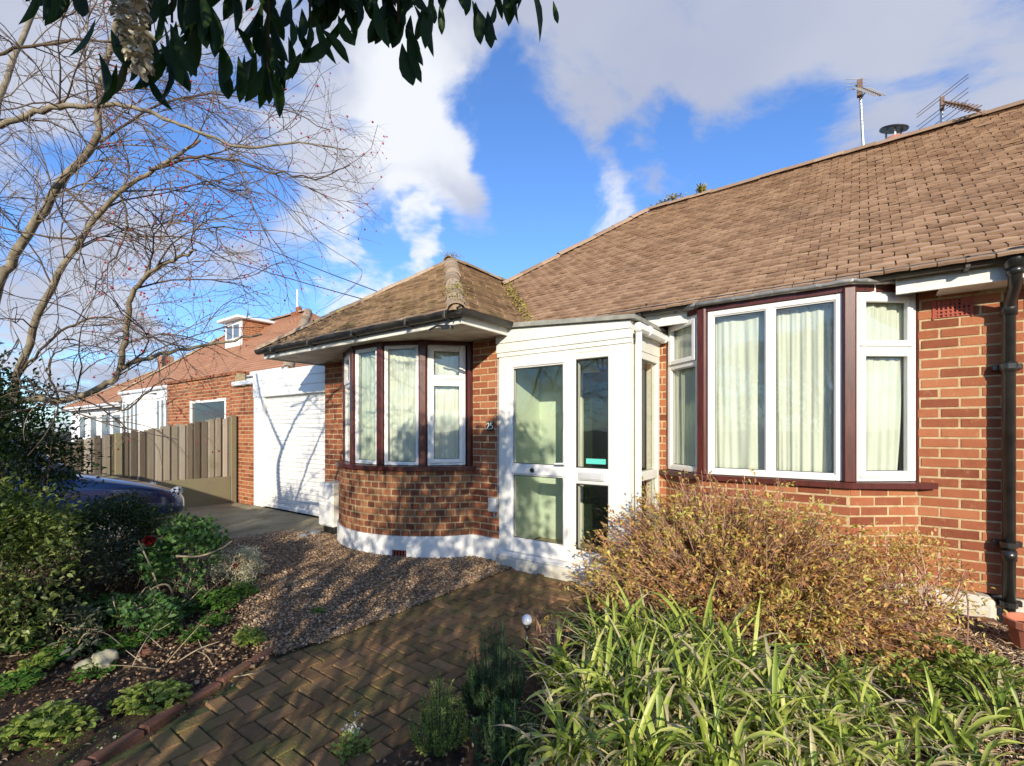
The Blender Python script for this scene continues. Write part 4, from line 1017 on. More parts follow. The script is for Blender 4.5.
mb = MB(); mb.tube([(-16.3, 9.1, 5.4), (-16.3, 9.1, 6.5)], .035, 8); mb.build('vent_pipe', 'far_white', hA)
hB = hip_house('white_house', -40, -28.6, 7.0, 14.2, 2.75, 5.1, 'white walled house with faded pink tiled roof, second beyond the fence')
for a in (-37.5, -35.2, -33, -31):
    m1 = MB(); bar_frame(m1, a, a+1.4, .9, 2.3, .08, 0, .08, Matrix.Translation((0, 7.36, 0))); w = m1.build('window', 'upvc', hB); m1 = MB(); m1.box(a+.07, a+1.33, 7.37, 7.39, 1, 2.2); m1.build('pane', 'far_glass', w)
mb = MB(); mb.cbox(-34.6, -33.8, 10.4, 11, 4.6, 5.95, .02); mb.tube([(-34.2, 10.7, 5.9), (-34.2, 10.7, 6.3)], .14, 10); mb.build('chimney', 'tile_far', hB)

# ------------------------------------------------------------------ parked car
car = empty('parked_car', (-8.2, .45, .03)); tag(car, 'dark blue parked car with its bonnet facing the white garage door', 'car')
def carz(v): return v + .03
# stations along y (nose at +): (y, half width, sill z, belt z, crown z)
CXc = -8.15; nose = 2.62
st = [(0, .50, .30, .42, .46), (.05, .66, .26, .50, .55), (.18, .78, .22, .58, .64), (.5, .86, .2, .67, .755), (.95, .885, .2, .75, .865), (1.2, .89, .2, .80, .93), (1.6, .90, .2, .84, .93),
      (2.6, .90, .2, .88, .93), (3.4, .89, .22, .92, .95), (3.85, .86, .24, .93, .97), (4.1, .78, .3, .9, .95), (4.18, .66, .36, .8, .84)]
prof_n = 9; V = []; F = []
for (yy, hw, zs, zb_, zc) in st:
    half = [(hw*.93, zs), (hw, zs+(zb_-zs)*.35), (hw, zs+(zb_-zs)*.7), (hw*.985, zb_), (hw*.92, zb_+(zc-zb_)*.45), (hw*.78, zb_+(zc-zb_)*.75), (hw*.45, zc-.008), (0, zc)]
    ring = [(-x, z) for x, z in half] + [(x, z) for x, z in half[::-1][1:]]
    for x, z in ring: V.append((CXc+x, nose-yy, carz(z)))
m = 15
for i in range(len(st)-1):
    for k in range(m-1): F.append([i*m+k, (i+1)*m+k, (i+1)*m+k+1, i*m+k+1])
    F.append([i*m+m-1, (i+1)*m+m-1, (i+1)*m, i*m])
F.append(list(range(m))); F.append(list(range((len(st)-1)*m, len(st)*m))[::-1])
mb = MB(); mb.add(V, F, 0, .5); body = mb.build('body', 'car_paint', car, smooth=True)
sb = body.modifiers.new('smooth', 'SUBSURF'); sb.levels = 2; sb.render_levels = 2
gh = [(1.15, .76, .90, .92), (1.75, .66, .90, 1.38), (2.3, .64, .90, 1.46), (3.2, .62, .92, 1.44), (3.8, .60, .94, 1.25), (4.05, .62, .94, .97)]
V = []; F = []; m = 7
for (yy, hw, zb_, zt_) in gh:
    for x, z in ((-.80 if yy > 1.3 else -.78, zb_), (-hw-.03, zb_+(zt_-zb_)*.8), (-hw*.8, zt_-.01), (0, zt_+.015), (hw*.8, zt_-.01), (hw+.03, zb_+(zt_-zb_)*.8), (.80 if yy > 1.3 else .78, zb_)):
        V.append((CXc+x, nose-yy, carz(z)))
for i in range(len(gh)-1):
    for k in range(m-1): F.append([i*m+k, (i+1)*m+k, (i+1)*m+k+1, i*m+k+1])
mb = MB(); n0 = len(V)
mb.v = [tuple(v) for v in V]
for i, f in enumerate(F):
    si, k = divmod(i, m-1); mb.f.append(f); mb.t.append(.5); mb.m.append(0 if (k in (2, 3) and 1 <= si <= 3) else 1)
mb.build('cabin', ['car_paint', 'car_glass'], car, smooth=True)
for sx in (-1, 1):
    mb = MB(); M = Matrix.Translation((CXc+sx*.62, nose-.15, carz(.575))) @ Matrix.Rotation(R(-sx*26), 4, 'Z') @ Matrix.Rotation(R(34), 4, 'X')
    mb.cbox(-.20, .18, -.06, .06, -.06, .06, .035, 0, .5, M); mb.build('headlight', 'lamp_clear', car, smooth=True)
    mb = MB(); mb.cbox(CXc+sx*.62-.15, CXc+sx*.62+.15, nose-4.17, nose-4.05, carz(.62), carz(.80), .03); mb.build('rear_light', 'petal_red', car)
    mb = MB(); mb.cbox(CXc+sx*.98-.09, CXc+sx*.98+.09, nose-1.62, nose-1.50, carz(.92), carz(1.05), .03); mb.build('door_mirror', 'car_paint', car)
    for yy in (.82, 3.35):
        mb = MB(); prof = [(.30, -.10), (.325, -.07), (.325, .07), (.30, .10)]; vs = []; fs = []
        for r, o in prof:
            for k in range(28): q = 2*math.pi*k/28; vs.append((CXc+sx*.80+o, nose-yy+r*math.cos(q), .355+r*math.sin(q)))
        for i in range(3):
            for k in range(28): fs.append([i*28+k, i*28+(k+1) % 28, (i+1)*28+(k+1) % 28, (i+1)*28+k])
        mb.add(vs, fs, 0, .5); wh = mb.build('wheel', 'tyre', car)
        mb = MB(); vs = [(CXc+sx*.885, nose-yy+.21*math.cos(q*math.pi/10), .355+.21*math.sin(q*math.pi/10)) for q in range(20)] + [(CXc+sx*.80, nose-yy+.22*math.cos(q*math.pi/10), .355+.22*math.sin(q*math.pi/10)) for q in range(20)]
        mb.add(vs, [list(range(20)), list(range(20, 40))] + [[i, (i+1) % 20, 20+(i+1) % 20, 20+i] for i in range(20)]); mb.build('rim', 'alu', wh)
mb = MB(); mb.cbox(CXc-.42, CXc+.42, nose-.05, nose-.005, carz(.47), carz(.55), .015); mb.build('grille', 'black_plastic', car)
mb = MB(); mb.cbox(CXc-.26, CXc+.26, nose-.01, nose+.008, carz(.34), carz(.44), .004); mb.build('number_plate', 'white_gloss', car)
for s_ in (0, 1):
    mb = MB(); mb.tube([(CXc-.55+s_*.5, nose-1.28, carz(.95)), (CXc-.15+s_*.5, nose-1.34, carz(.985)), (CXc+.1+s_*.5, nose-1.36, carz(.99))], .010, 5); mb.build('wiper', 'black_plastic', car)

# overhead cables ------------------------------------------------------------
def cable(p0, p1, sag, label, r=.007):
    p0, p1 = Vector(p0), Vector(p1); pts = [p0.lerp(p1, t/20) + Vector((0, 0, -sag*4*(t/20)*(1-t/20))) for t in range(21)]
    mb = MB(); mb.tube(pts, r, 6); o = mb.build('overhead_cable', 'black_plastic'); tag(o, label, 'cable', 'overhead cables to the bow window roof')
a1 = Vector(Wp(384, 294, 7.3)); a0 = Vector(Wp(366, 300, 7.3))
cable(a1, Wp(-90, 60, 16), .5, 'upper of two black cables crossing the bare branches to the roof')
cable(a0, Wp(-120, 110, 16), .5, 'lower of two black cables crossing the bare branches to the roof')
mb = MB(); mb.tube([Wp(381, 300, 7.28), Wp(384, 292, 7.3)], .012, 6); mb.tube([Wp(363, 308, 7.28), Wp(366, 299, 7.3)], .012, 6); mb.build('cable_hook', 'black_plastic', bung)
# pole off to the left carries them
pl = MB(); pp = Wp(-110, 90, 16.2); pl.tube([(pp[0], pp[1], -.2), (pp[0], pp[1], pp[2]+1.2)], [.14, .10], 10); tag(pl.build('telegraph_pole', 'bark_dark'), 'tall wooden telegraph pole carrying the cables beyond the garden', 'pole')

# edging bricks, pot, stones, lamp ----------------------------------------------
epts = [W(92, 2.03), W(262, 2.98)]
ed = epts[1]-epts[0]; L = np.linalg.norm(ed); e = ed/L; nbk = int(L/.222); ang = math.atan2(e[1], e[0])
names = ['edging brick at the near end of the path border', 'second edging brick from the near end of the path', 'third edging brick from the near end of the path', 'edging brick fourth from the near end of the path', 'edging brick last in the row, beside the gravel corner', 'edging brick closest to the gravel corner']
for k in range(-1, nbk+1):
    c = epts[0] + e*(k+.5)*.222; mb = MB()
    M = Matrix.Translation((c[0]-.03, c[1], .012+rnd.gauss(0, .006))) @ Matrix.Rotation(ang + rnd.gauss(0, .02), 4, 'Z') @ Matrix.Rotation(rnd.gauss(0, .03), 4, 'X')
    mb.cbox(-.107, .107, -.03, .03, -.10, .012, .009, 0, None, M); o = mb.build('edging_brick', 'edging')
    tag(o, ('red edging brick set along the path beside the soil, number %d from the gravel' % (nbk-k)) if 0 else {0: 'edging brick at the bottom edge of the picture, lowest of the border row'}.get(k, 'red edging brick %s between soil and path' % ['partly out of frame', '', 'second up from the bottom', 'third up from the bottom', 'fourth up from the bottom', 'fifth up, nearest the gravel', 'topmost in the row'][min(6, k+1)]), 'brick', 'edging bricks along the path')
pt = W(1034, 2.85); pz = gz(pt[0], pt[1])
pot = empty('terracotta_pot', (pt[0], pt[1], pz)); tag(pot, 'terracotta plant pot under the black downpipe at the right edge', 'pot')
mb = MB(); mb.lathe((pt[0], pt[1], pz), [(0, .0), (.085, 0), (.115, .17), (.13, .172), (.135, .215), (.120, .217), (.108, .16), (.0, .155)], 24); mb.build('body', 'terracotta', pot, smooth=False)
mb = MB(); mb.lathe((pt[0], pt[1], pz), [(.108, .17), (.05, .178), (0, .18)], 16); mb.build('soil_fill', 'soil', pot)
for (px, py, d, a, lab) in ((985, 620, 3.38, .5, 'broken red brick lying left of the terracotta pot'), (962, 606, 3.5, 1.2, 'half red brick leaning against the grey plinth')):
    q = W(px, d); z = gz(q[0], q[1]); mb = MB(); mb.cbox(-.07, .07, -.045, .045, -.02, .07, .012, 0, None, Matrix.Translation((q[0], q[1], z)) @ Matrix.Rotation(a, 4, 'Z') @ Matrix.Rotation(.25, 4, 'X'))
    tag(mb.build('broken_brick', 'edging'), lab, 'brick', 'broken bricks by the plinth')
def rock(name, c, s, label, m='stone_pale', seed=0):
    r2 = random.Random(seed); import bmesh
    bm = bmesh.new(); bmesh.ops.create_icosphere(bm, subdivisions=3, radius=1)
    ph = [r2.uniform(0, 6) for _ in range(6)]
    for v in bm.verts:
        p = v.co; k = 1 + .16*math.sin(3*p.x+ph[0]) + .14*math.sin(4*p.y+ph[1]+p.z*2) + .08*math.sin(8*p.z+ph[2]+5*p.x) + .07*math.sin(13*p.x+9*p.y+ph[3]) + .05*math.sin(21*p.z+17*p.x+ph[4]) + .04*math.sin(29*p.y+11*p.z+ph[5])
        v.co = Vector((p.x*s[0], p.y*s[1], p.z*s[2]))*k
    me = bpy.data.meshes.new(name); bm.to_mesh(me); bm.free(); me.materials.append(MATS[m])
    at = me.attributes.new('tint', 'FLOAT', 'FACE'); me.polygons.foreach_set('use_smooth', [True]*len(me.polygons))
    o = bpy.data.objects.new(name, me); col.objects.link(o); o.location = c; o.rotation_euler = (0, 0, r2.uniform(0, 3)); tag(o, label, 'stone'); return o
def atg(px, py, z=0.0):
    d = FOC*(EYE-z)/(py-HZ); p = W(px, d); return np.array([p[0], p[1], gz(p[0], p[1])])
q = atg(105, 672); rock('pale_stone', (q[0], q[1], q[2]+.045), (.105, .05, .042), 'large pale stone lying on the soil among the leafy clumps', seed=3)
q = atg(85, 676); rock('pale_stone', (q[0], q[1], q[2]+.025), (.055, .04, .028), 'smaller pale stone touching the large one on the soil', seed=5)
q = atg(146, 662); rock('brown_stone', (q[0], q[1], q[2]+.015), (.035, .025, .025), 'small brown stone right of the large pale stone', 'edging', seed=6)
# garden light on a spike
q = atg(527, 654); lt = empty('garden_light', tuple(q)); tag(lt, 'small garden light with clear round globe on a black spike', 'garden light')
mb = MB(); mb.tube([(q[0], q[1], q[2]-.05), (q[0], q[1], q[2]+.17)], .009, 10); mb.lathe((q[0], q[1], q[2]), [(.009, .15), (.024, .175), (.026, .19), (0, .19)], 16); mb.build('spike', 'black_plastic', lt, smooth=True)
mb = MB(); mb.lathe((q[0], q[1], q[2]+.222), [(.034*math.sin(a), -.034*math.cos(a)) for a in np.linspace(.01, 3.13, 14)], 20); mb.build('globe', 'lamp_clear', lt, smooth=True)
# ------------------------------------------------------------------ planting
def pxof(p):
    u = CF*p[0] + SF*p[1]; d = -SF*p[0] + CF*p[1]
    return 512 + FOC*u/d, HZ - FOC*(p[2]-EYE)/d, d
def smooth_path(P, k=6):
    P = [np.array(p, float) for p in P]; Q = [2*P[0]-P[1]] + P + [2*P[-1]-P[-2]]; out = []
    for i in range(1, len(Q)-2):
        for t in np.linspace(0, 1, k, endpoint=False):
            a, b, c, d = Q[i-1], Q[i], Q[i+1], Q[i+2]
            out.append(.5*((2*b)+(-a+c)*t+(2*a-5*b+4*c-d)*t*t+(-a+3*b-3*c+d)*t**3))
    out.append(P[-1]); return np.array(out)
# ---- bare crab apple tree on the left
tree = empty('crab_apple_tree', tuple(W(-15, 3.9))); tag(tree, 'leafless crab apple tree with tangled twigs and tiny red fruit on the left', 'tree')
tb = W(-15, 3.9)
fork = Wp(-5, 420, 3.9); fork2 = Wp(0, 300, 3.8)
mb = MB(); tp = smooth_path([tb + [0, 0, -.1], tb + [.02, .01, .5], tb + [.03, .03, 1.1], fork, Wp(-12, 330, 3.9), Wp(-4, 285, 3.85)])
mb.tube([tuple(p) for p in tp], list(np.linspace(.08, .045, len(tp))), 12); mb.build('trunk', 'bark_pale', tree, smooth=True)
limbs = [
 ([Wp(-4, 290, 3.85), Wp(20, 245, 3.8), Wp(60, 185, 3.7), Wp(95, 142, 3.6), Wp(100, 90, 3.5), Wp(118, 20, 3.4), Wp(130, -60, 3.3)], .052, .018, 1),
 ([Wp(-10, 470, 3.7), Wp(18, 375, 3.6), Wp(45, 300, 3.5), Wp(80, 240, 3.45), Wp(120, 192, 3.4), Wp(165, 163, 3.3), Wp(200, 140, 3.25)], .042, .012, 1),
 ([Wp(-60, 140, 3.3), Wp(0, 127, 3.2), Wp(42, 109, 3.15), Wp(82, 106, 3.1), Wp(125, 105, 3.05), Wp(165, 118, 3.0), Wp(205, 134, 3.0), Wp(250, 148, 3.0), Wp(300, 142, 3.0), Wp(345, 150, 3.0)], .030, .005, 1),
 ([Wp(-14, 404, 3.9), Wp(30, 400, 3.5), Wp(75, 398, 3.4), Wp(108, 383, 3.3), Wp(125, 366, 3.3), Wp(170, 352, 3.35), Wp(215, 343, 3.45), Wp(262, 334, 3.55)], .042, .009, 1),
 ([Wp(120, 370, 3.3), Wp(126, 335, 3.25), Wp(133, 295, 3.2), Wp(150, 272, 3.1), Wp(178, 257, 3.05), Wp(196, 250, 3.0)], .030, .010, 1),
 ([Wp(150, 170, 3.3), Wp(190, 158, 3.2), Wp(230, 160, 3.1), Wp(275, 172, 3.0), Wp(320, 178, 3.0), Wp(350, 165, 3.0)], .014, .004, 1),
 ([Wp(20, 375, 3.6), Wp(45, 345, 3.5), Wp(75, 325, 3.4), Wp(110, 318, 3.4), Wp(150, 335, 3.4), Wp(190, 350, 3.4)], .014, .006, 1),
 ([Wp(80, 240, 3.45), Wp(40, 235, 3.6), Wp(-10, 225, 3.8)], .013, .006, 1),
 ([Wp(60, 185, 3.7), Wp(95, 215, 3.6), Wp(140, 235, 3.6), Wp(190, 240, 3.6), Wp(230, 262, 3.6)], .015, .005, 1),
 ([Wp(100, 142, 3.6), Wp(150, 110, 3.6), Wp(210, 95, 3.6), Wp(270, 105, 3.6), Wp(330, 130, 3.6)], .014, .004, 1),
 ([Wp(98, 395, 3.35), Wp(120, 410, 3.2), Wp(140, 400, 3.15), Wp(165, 380, 3.1), Wp(190, 385, 3.1)], .010, .004, 1),
 ([Wp(-20, 60, 3.4), Wp(40, 45, 3.3), Wp(100, 40, 3.3), Wp(160, 55, 3.3), Wp(220, 70, 3.3)], .016, .005, 1),
 ([Wp(-4, 285, 3.85), Wp(-20, 200, 4.2), Wp(0, 100, 4.6), Wp(40, 0, 5.0), Wp(90, -80, 5.2)], .05, .02, 1),
 ([Wp(120, 192, 3.4), Wp(128, 225, 3.35), Wp(110, 262, 3.3), Wp(95, 290, 3.3)], .012, .004, 1),
 ([Wp(58, 400, 3.4), Wp(50, 375, 3.35), Wp(52, 355, 3.3), Wp(75, 345, 3.3)], .012, .005, 1),
]
tw = []; 
def grow(p, d, L, r, lvl):
    n = 7 if lvl < 3 else 4; pts = [p.copy()]; d = d/np.linalg.norm(d); step = L/n; bend = nr.normal(0, .16, 3)
    for i in range(n):
        d = d + bend*.5 + nr.normal(0, .13, 3) + np.array([0, 0, (-.05 if lvl > 1 else -.03)]); d /= np.linalg.norm(d); p = p + d*step; pts.append(p.copy())
    a, b, dd = pxof(p)
    lim = 372 if b > 120 else 330
    if dd < 2.2 or a > lim - max(0, (b-235))*.75 + 20 or b > 470 or (a > 250 and b > 330): 
        return
    tw.append((np.array(pts), np.linspace(r, r*.35, len(pts)), lvl))
    if lvl >= 3: return
    nk = {1: nr.integers(5, 8), 2: nr.integers(2, 5)}[lvl]
    for _ in range(nk):
        t = nr.uniform(.15, 1); i = min(n-1, int(t*n)); q = pts[i] + (pts[i+1]-pts[i])*(t*n-i)
        ax = unit(nr.normal(0, 1, 3)); dn = unit(pts[i+1]-pts[i]); nd = unit(dn*.75 + np.cross(dn, ax)*nr.uniform(.5, 1.0) + np.array([.10*CF, .10*SF, .05]))
        grow(q, nd, L*nr.uniform(.35, .65), r*.62, lvl+1)
for (P, r0, r1, lv) in limbs:
    sp = smooth_path(P, 5); n = len(sp); rr = np.linspace(r0*.68, r1*.75, n)
    sp[1:-1] += nr.normal(0, .006, (n-2, 3)); m1 = MB(); m1.tube([tuple(p) for p in sp], list(rr), 9); m1.build('branch', 'bark_pale' if r0 > .02 else 'bark_dark', tree, smooth=True)
    ln = np.linalg.norm(np.diff(sp, axis=0), axis=1).sum()
    for _ in range(int(5 + ln*4)):
        i = nr.integers(max(1, n//6), n-1); dn = unit(sp[i+1]-sp[i]); ax = unit(nr.normal(0, 1, 3))
        nd = unit(dn*.7 + np.cross(dn, ax)*nr.uniform(.5, 1.1) + np.array([.15*CF, .15*SF, .05]))
        grow(sp[i], nd, nr.uniform(.45, 1.15), min(.0062, rr[i]*.5), 1)
V, F, T = tubes([t[0] for t in tw], [t[1] for t in tw], 4); o = npmesh('twigs', V, F, T, 'twig_red', tree, smooth=True); o['kind'] = 'stuff'
ends = [t[0][-1] for t in tw if t[2] >= 2]
bp_ = [e for e in ends if pxof(e)[0] > 90 and rnd.random() < .34]
Vb, Fb = [], []; oc = np.array([(1, 0, 0), (-1, 0, 0), (0, 1, 0), (0, -1, 0), (0, 0, 1), (0, 0, -1)]); of = np.array([(0, 2, 4), (2, 1, 4), (1, 3, 4), (3, 0, 4), (2, 0, 5), (1, 2, 5), (3, 1, 5), (0, 3, 5)])
for i, e in enumerate(bp_): Vb.append(oc*nr.uniform(.005, .009) + e + [0, 0, -.008]); Fb.append(of + 6*i)
o = npmesh('berries', np.concatenate(Vb), np.concatenate(Fb), nr.random(len(Fb)*8), 'berry', tree, smooth=True); o['kind'] = 'stuff'
print('twigs', len(tw), 'berries', len(bp_))

# ---- large evergreen over and behind the camera
ev = empty('evergreen_shrub', (.9, -1.6, 0)); tag(ev, 'dark glossy-leaved evergreen whose drooping branch tips hang across the top', 'tree')
def C2W(u, d, z): return np.array([CF*u - SF*d, SF*u + CF*d, z])
tr0 = C2W(-1.6, -1.5, 0); mb = MB()
mb.tube([tuple(p) for p in smooth_path([tr0 + [0, 0, -.1], tr0 + [.05, 0, .8], tr0 + [.0, .1, 1.6], tr0 + [.1, .15, 2.6]])], .07, 10); mb.build('trunk', 'bark_dark', ev, smooth=True)
limb_t = [(-3.6, -1.6, 2.6), (-2.6, -1.0, 2.9), (-.9, -.9, 3.0), (-.3, -1.4, 2.7), (-1.6, -2.1, 3.1), (-.9, .5, 2.75), (-.4, .9, 2.72), (-1.3, .6, 2.7)]
bpaths, brad = [], []
for (u, d, z) in limb_t:
    a = tr0 + [.02, .1, nr.uniform(1.2, 2.2)]; b = C2W(u, d, z); m_ = (a+b)/2 + [0, 0, .25]; sp = smooth_path([a, m_, b], 6); bpaths.append(sp); brad.append(np.linspace(.035, .012, len(sp)))
    for _ in range(7 if d < 0 else 0):
        i = nr.integers(3, len(sp)); e_ = sp[i] + nr.normal(0, .35, 3); bpaths.append(smooth_path([sp[i], (sp[i]+e_)/2 + [0, 0, .05], e_], 4)); brad.append(np.linspace(.01, .004, len(bpaths[-1])))
V, F, T = tubes(bpaths, brad, 6); npmesh('branches', V, F, T, 'bark_dark', ev, smooth=True)
# crown volume: clusters of leaves, all behind the lens except the overhang
Pc, Dc = [], []
clu = []
def crown_ok(u, d, z):
    if d > -.25: return False
    top = 3.27 - .328*d - .35*ss(-2.0, -4.2, u) + .10*math.sin(u*5)  # rises away from the camera along the sun's path
    return z < top and u < .20 + .08*math.sin(z*6) and z > .25
while len(clu) < 900:
    u, d, z = (nr.uniform(-1.55, .3) if rnd.random() < .66 else nr.uniform(-4.3, -1.55)), nr.uniform(-2.4, -.3), nr.uniform(.2, 3.9)
    if crown_ok(u, d, z): clu.append((u, d, z))
for (u, d, z) in clu:
    if rnd.random() < .10: continue
    n = 9; c = C2W(u, d, z)
    for _ in range(n):
        Pc.append(c + nr.normal(0, .085, 3)); v = nr.normal(0, .8, 3); v[2] -= .6; Dc.append(v)
P = np.array(Pc); D = np.array(Dc)
V1 = leaves(P, D, nr.uniform(.11, .18, len(P)), nr.uniform(.038, .055, len(P)), tpl=leaf_tpl(.2, .2, 'lance'))
# overhanging tips, placed where the twigs end
tips = [(38, -30, 1.30), (62, -22, 1.25), (85, -20, 1.2), (112, -35, 1.2), (150, -15, 1.15), (172, -10, 1.3), (196, -18, 1.25), (222, -30, 1.3), (246, -22, 1.3), (268, -5, 1.35), (262, 22, 1.45), (292, -22, 1.3), (312, -8, 1.3), (336, -26, 1.3), (352, -16, 1.35), (376, -24, 1.3), (398, -6, 1.3), (412, -14, 1.35), (436, -30, 1.3), (462, -34, 1.3), (482, -20, 1.3), (505, -30, 1.35), (528, -14, 1.35), (131, 30, 1.15), (268, 48, 1.35), (205, 8, 1.25), (310, 26, 1.3), (412, 18, 1.35), (538, -6, 1.35), (20, -60, 1.3), (130, -60, 1.3), (210, -60, 1.25), (280, -60, 1.3), (340, -60, 1.25), (400, -62, 1.3)]
Pt, Dt, Lt, Wt, tpaths = [], [], [], [], []
for (px, py, d) in tips:
    c = Wp(px, py + (16 if 120 < px < 430 else 0) + nr.normal(-4, 15), d); k = 9 if px < 430 else 4
    root = c + np.array([0, 0, .16]) - unit(W(px, 1.0))*.35; tpaths.append(smooth_path([root, (root+c)/2 + [0, 0, .05], c], 4))
    for j in range(k):
        lat = nr.uniform(-.6, .6); v = np.array([CF*lat, SF*lat, -1.0]) + nr.normal(0, .12, 3)
        Pt.append(c + nr.normal(0, .03, 3) + [0, 0, nr.uniform(-.02, .08)]); Dt.append(v); s = nr.uniform(.075, .16); Lt.append(s); Wt.append(s*nr.uniform(.22, .31))
# leaf blades facing the camera more than edge-on
rl = nr.normal(0, .55, len(Pt))
P = np.array(Pt); D = np.array(Dt); Dn = unit(D)
TVx, TFx = leaf_tpl(.16, .10, 'long')
sd_ = unit(np.array([CF, SF, 0])[None] * np.cos(rl)[:, None] + np.array([-SF, CF, 0])[None] * np.sin(rl)[:, None]); sd_ = unit(sd_ - Dn*(sd_*Dn).sum(1, keepdims=True)); n2 = np.cross(sd_, Dn)
Lt = np.array(Lt); Wt = np.array(Wt)
Vx = P[:, None] + sd_[:, None]*(TVx[None, :, 0:1]*Wt[:, None, None]) + Dn[:, None]*(TVx[None, :, 1:2]*Lt[:, None, None]) + n2[:, None]*(TVx[None, :, 2:3]*Lt[:, None, None])
Fx = (TFx[None] + (np.arange(len(P))*len(TVx))[:, None, None]).reshape(-1, 4)
V2 = (Vx.reshape(-1, 3), Fx, np.repeat(nr.random(len(P))*.6, len(TFx)))
# foliage above the frame linking overhang and crown
Pm = []; Dm = []
while len(Pm) < 700:
    u, d = nr.uniform(-1.5, .12), nr.uniform(-.3, 1.35); z = nr.uniform(2.72 + .12*max(0, d-.9)*0, 3.0)
    q = C2W(u, d, z)
    if d > .3 and pxof(q)[1] > -75: continue
    if d > .3 and z > 1.6 + .328*(5.1-d) + .08: continue
    Pm.append(q); Dm.append(nr.normal(0, .7, 3) + [0, 0, -.7])
V3 = leaves(np.array(Pm), np.array(Dm), nr.uniform(.10, .16, len(Pm)), nr.uniform(.035, .05, len(Pm)), tpl=leaf_tpl(.2, .2, 'lance'))
V, F, T = join([V1, V2, V3]); npmesh('crown', V, F, T, 'leaf_laurel', ev, smooth=True)
V, F, T = tubes(tpaths, [np.linspace(.006, .003, len(p)) for p in tpaths], 5); npmesh('twigs', V, F, T, 'bark_dark', ev)
c0, c1 = Wp(124, -30, 1.02), Wp(140, 66, 1.02)
n = 420; t = nr.random(n)**.8; ax = c0[None]*(1-t)[:, None] + c1[None]*t[:, None]; rr = .040*(1-.65*t)[:, None]
D = nr.normal(0, 1, (n, 3)); P = ax + unit(D)*rr*nr.uniform(.5, 1, (n, 1))
V, F, T = leaves(P, D + [0, 0, -.4], nr.uniform(.010, .020, n), nr.uniform(.009, .016, n), tpl=leaf_tpl(.4, .3, 'round')); npmesh('flower_spike', V, F, T, 'cream_flower', ev)

# ---- generic bushes
def bush(name, label, cat, c, rad, n, ll, lw, m, shape='oval', lumps=26, twn=60, twm='bark_dark', up=.3, inner=.55, group=None, out=.8, base=None, tb_=None, flat=None):
    root = empty(name, (c[0], c[1], 0)); tag(root, label, cat, group)
    c = np.array(c, float); rad = np.array(rad, float)
    lc = unit(nr.normal(0, 1, (lumps, 3))); lc[:, 2] = np.where(lc[:, 2] < -.5, -lc[:, 2], lc[:, 2]); lr = nr.uniform(.24, .42, lumps)
    k = nr.integers(0, lumps, n); dirs = unit(nr.normal(0, 1, (n, 3)))
    pos = lc[k]*nr.uniform(inner, .86, (n, 1)) + dirs*lr[k][:, None]*nr.uniform(.45, 1.05, (n, 1))
    P = c + pos*rad; P[:, 2] = np.maximum(P[:, 2], .02 + nr.random(n)*.05)
    D = pos*out + nr.normal(0, .6, (n, 3)); D[:, 2] += up
    tn = np.clip(.5*nr.random(n) + .5*nr.random(lumps)[k], 0, 1)
    V, F, T = leaves(P, D, nr.uniform(.7, 1.25, n)*ll, nr.uniform(.7, 1.2, n)*lw, tpl=leaf_tpl(.25, .25, shape), tint=tn); npmesh('foliage', V, F, T, m, root, smooth=True)
    tp, tr = [], []; b0 = np.array([c[0], c[1], 0.0]) if base is None else np.array(base, float)
    for i in range(twn):
        e_ = P[nr.integers(0, n)]; s_ = b0 + [nr.normal(0, rad[0]*.3), nr.normal(0, rad[1]*.3), 0]; mid = (s_*.5+e_*.5) + nr.normal(0, .06, 3) + [0, 0, .05]
        tp.append(smooth_path([s_, mid, e_], 4)); tr.append(np.linspace(.007, .002, len(tp[-1])))
    V, F, T = tubes(tp, tr, 4); npmesh('stems', V, F, T, twm, root); return root
p = W(-22, 3.0); bush('evergreen_bush', 'tall dark bush with pale-tipped leaves filling the left edge', 'bush', (p[0], p[1], .50), (.62, .6, .62), 9000, .040, .021, 'leaf_varieg', lumps=46)
p = W(-42, 3.45); bush('evergreen_bush', 'dark green bush rising behind the pale-tipped bush under the branches', 'bush', (p[0], p[1], 1.12), (.80, .7, .90), 13000, .040, .020, 'leaf_dark', lumps=40)
p = W(112, 4.3); bush('dark_shrub', 'dense grey-green shrub in front of the blue car bonnet', 'bush', (p[0], p[1], .42), (.62, .5, .42), 6500, .036, .016, 'leaf_dark', lumps=34)
p = W(105, 3.75); bush('grey_shrub', 'low grey-leaved shrub below the dark shrub by the car', 'bush', (p[0], p[1], .36), (.32, .3, .26), 2400, .030, .012, 'leaf_grey', lumps=22)
p = W(40, 3.3); bush('dark_shrub', 'low shaded shrub at the foot of the tall left-hand bush', 'bush', (p[0], p[1], .16), (.45, .35, .2), 1800, .035, .017, 'leaf_dark', lumps=22)
p = W(190, 3.95); rose = bush('rose_bush', 'rose bush with glossy leaves, pale stems and one dark red bloom', 'bush', (p[0], p[1], .36), (.38, .34, .34), 1900, .048, .030, 'leaf_rose', lumps=24, twn=14, twm='stem_pale', out=.5)
q = Wp(149, 541, 3.72); n = 60; D = unit(nr.normal(0, 1, (n, 3))); V, F, T = leaves(q + D*.012, D + [0, 0, .3], .034, .032, tpl=leaf_tpl(.5, .5, 'round')); npmesh('bloom', V, F, T, 'petal_red', rose, smooth=True)
q = Wp(236, 566, 4.1); n = 14; D = unit(nr.normal(0, 1, (n, 3))); V, F, T = leaves(q + D*.008, D, .02, .02, tpl=leaf_tpl(.5, .5, 'round')); npmesh('bloom', V, F, T, 'petal_red', rose, smooth=True)
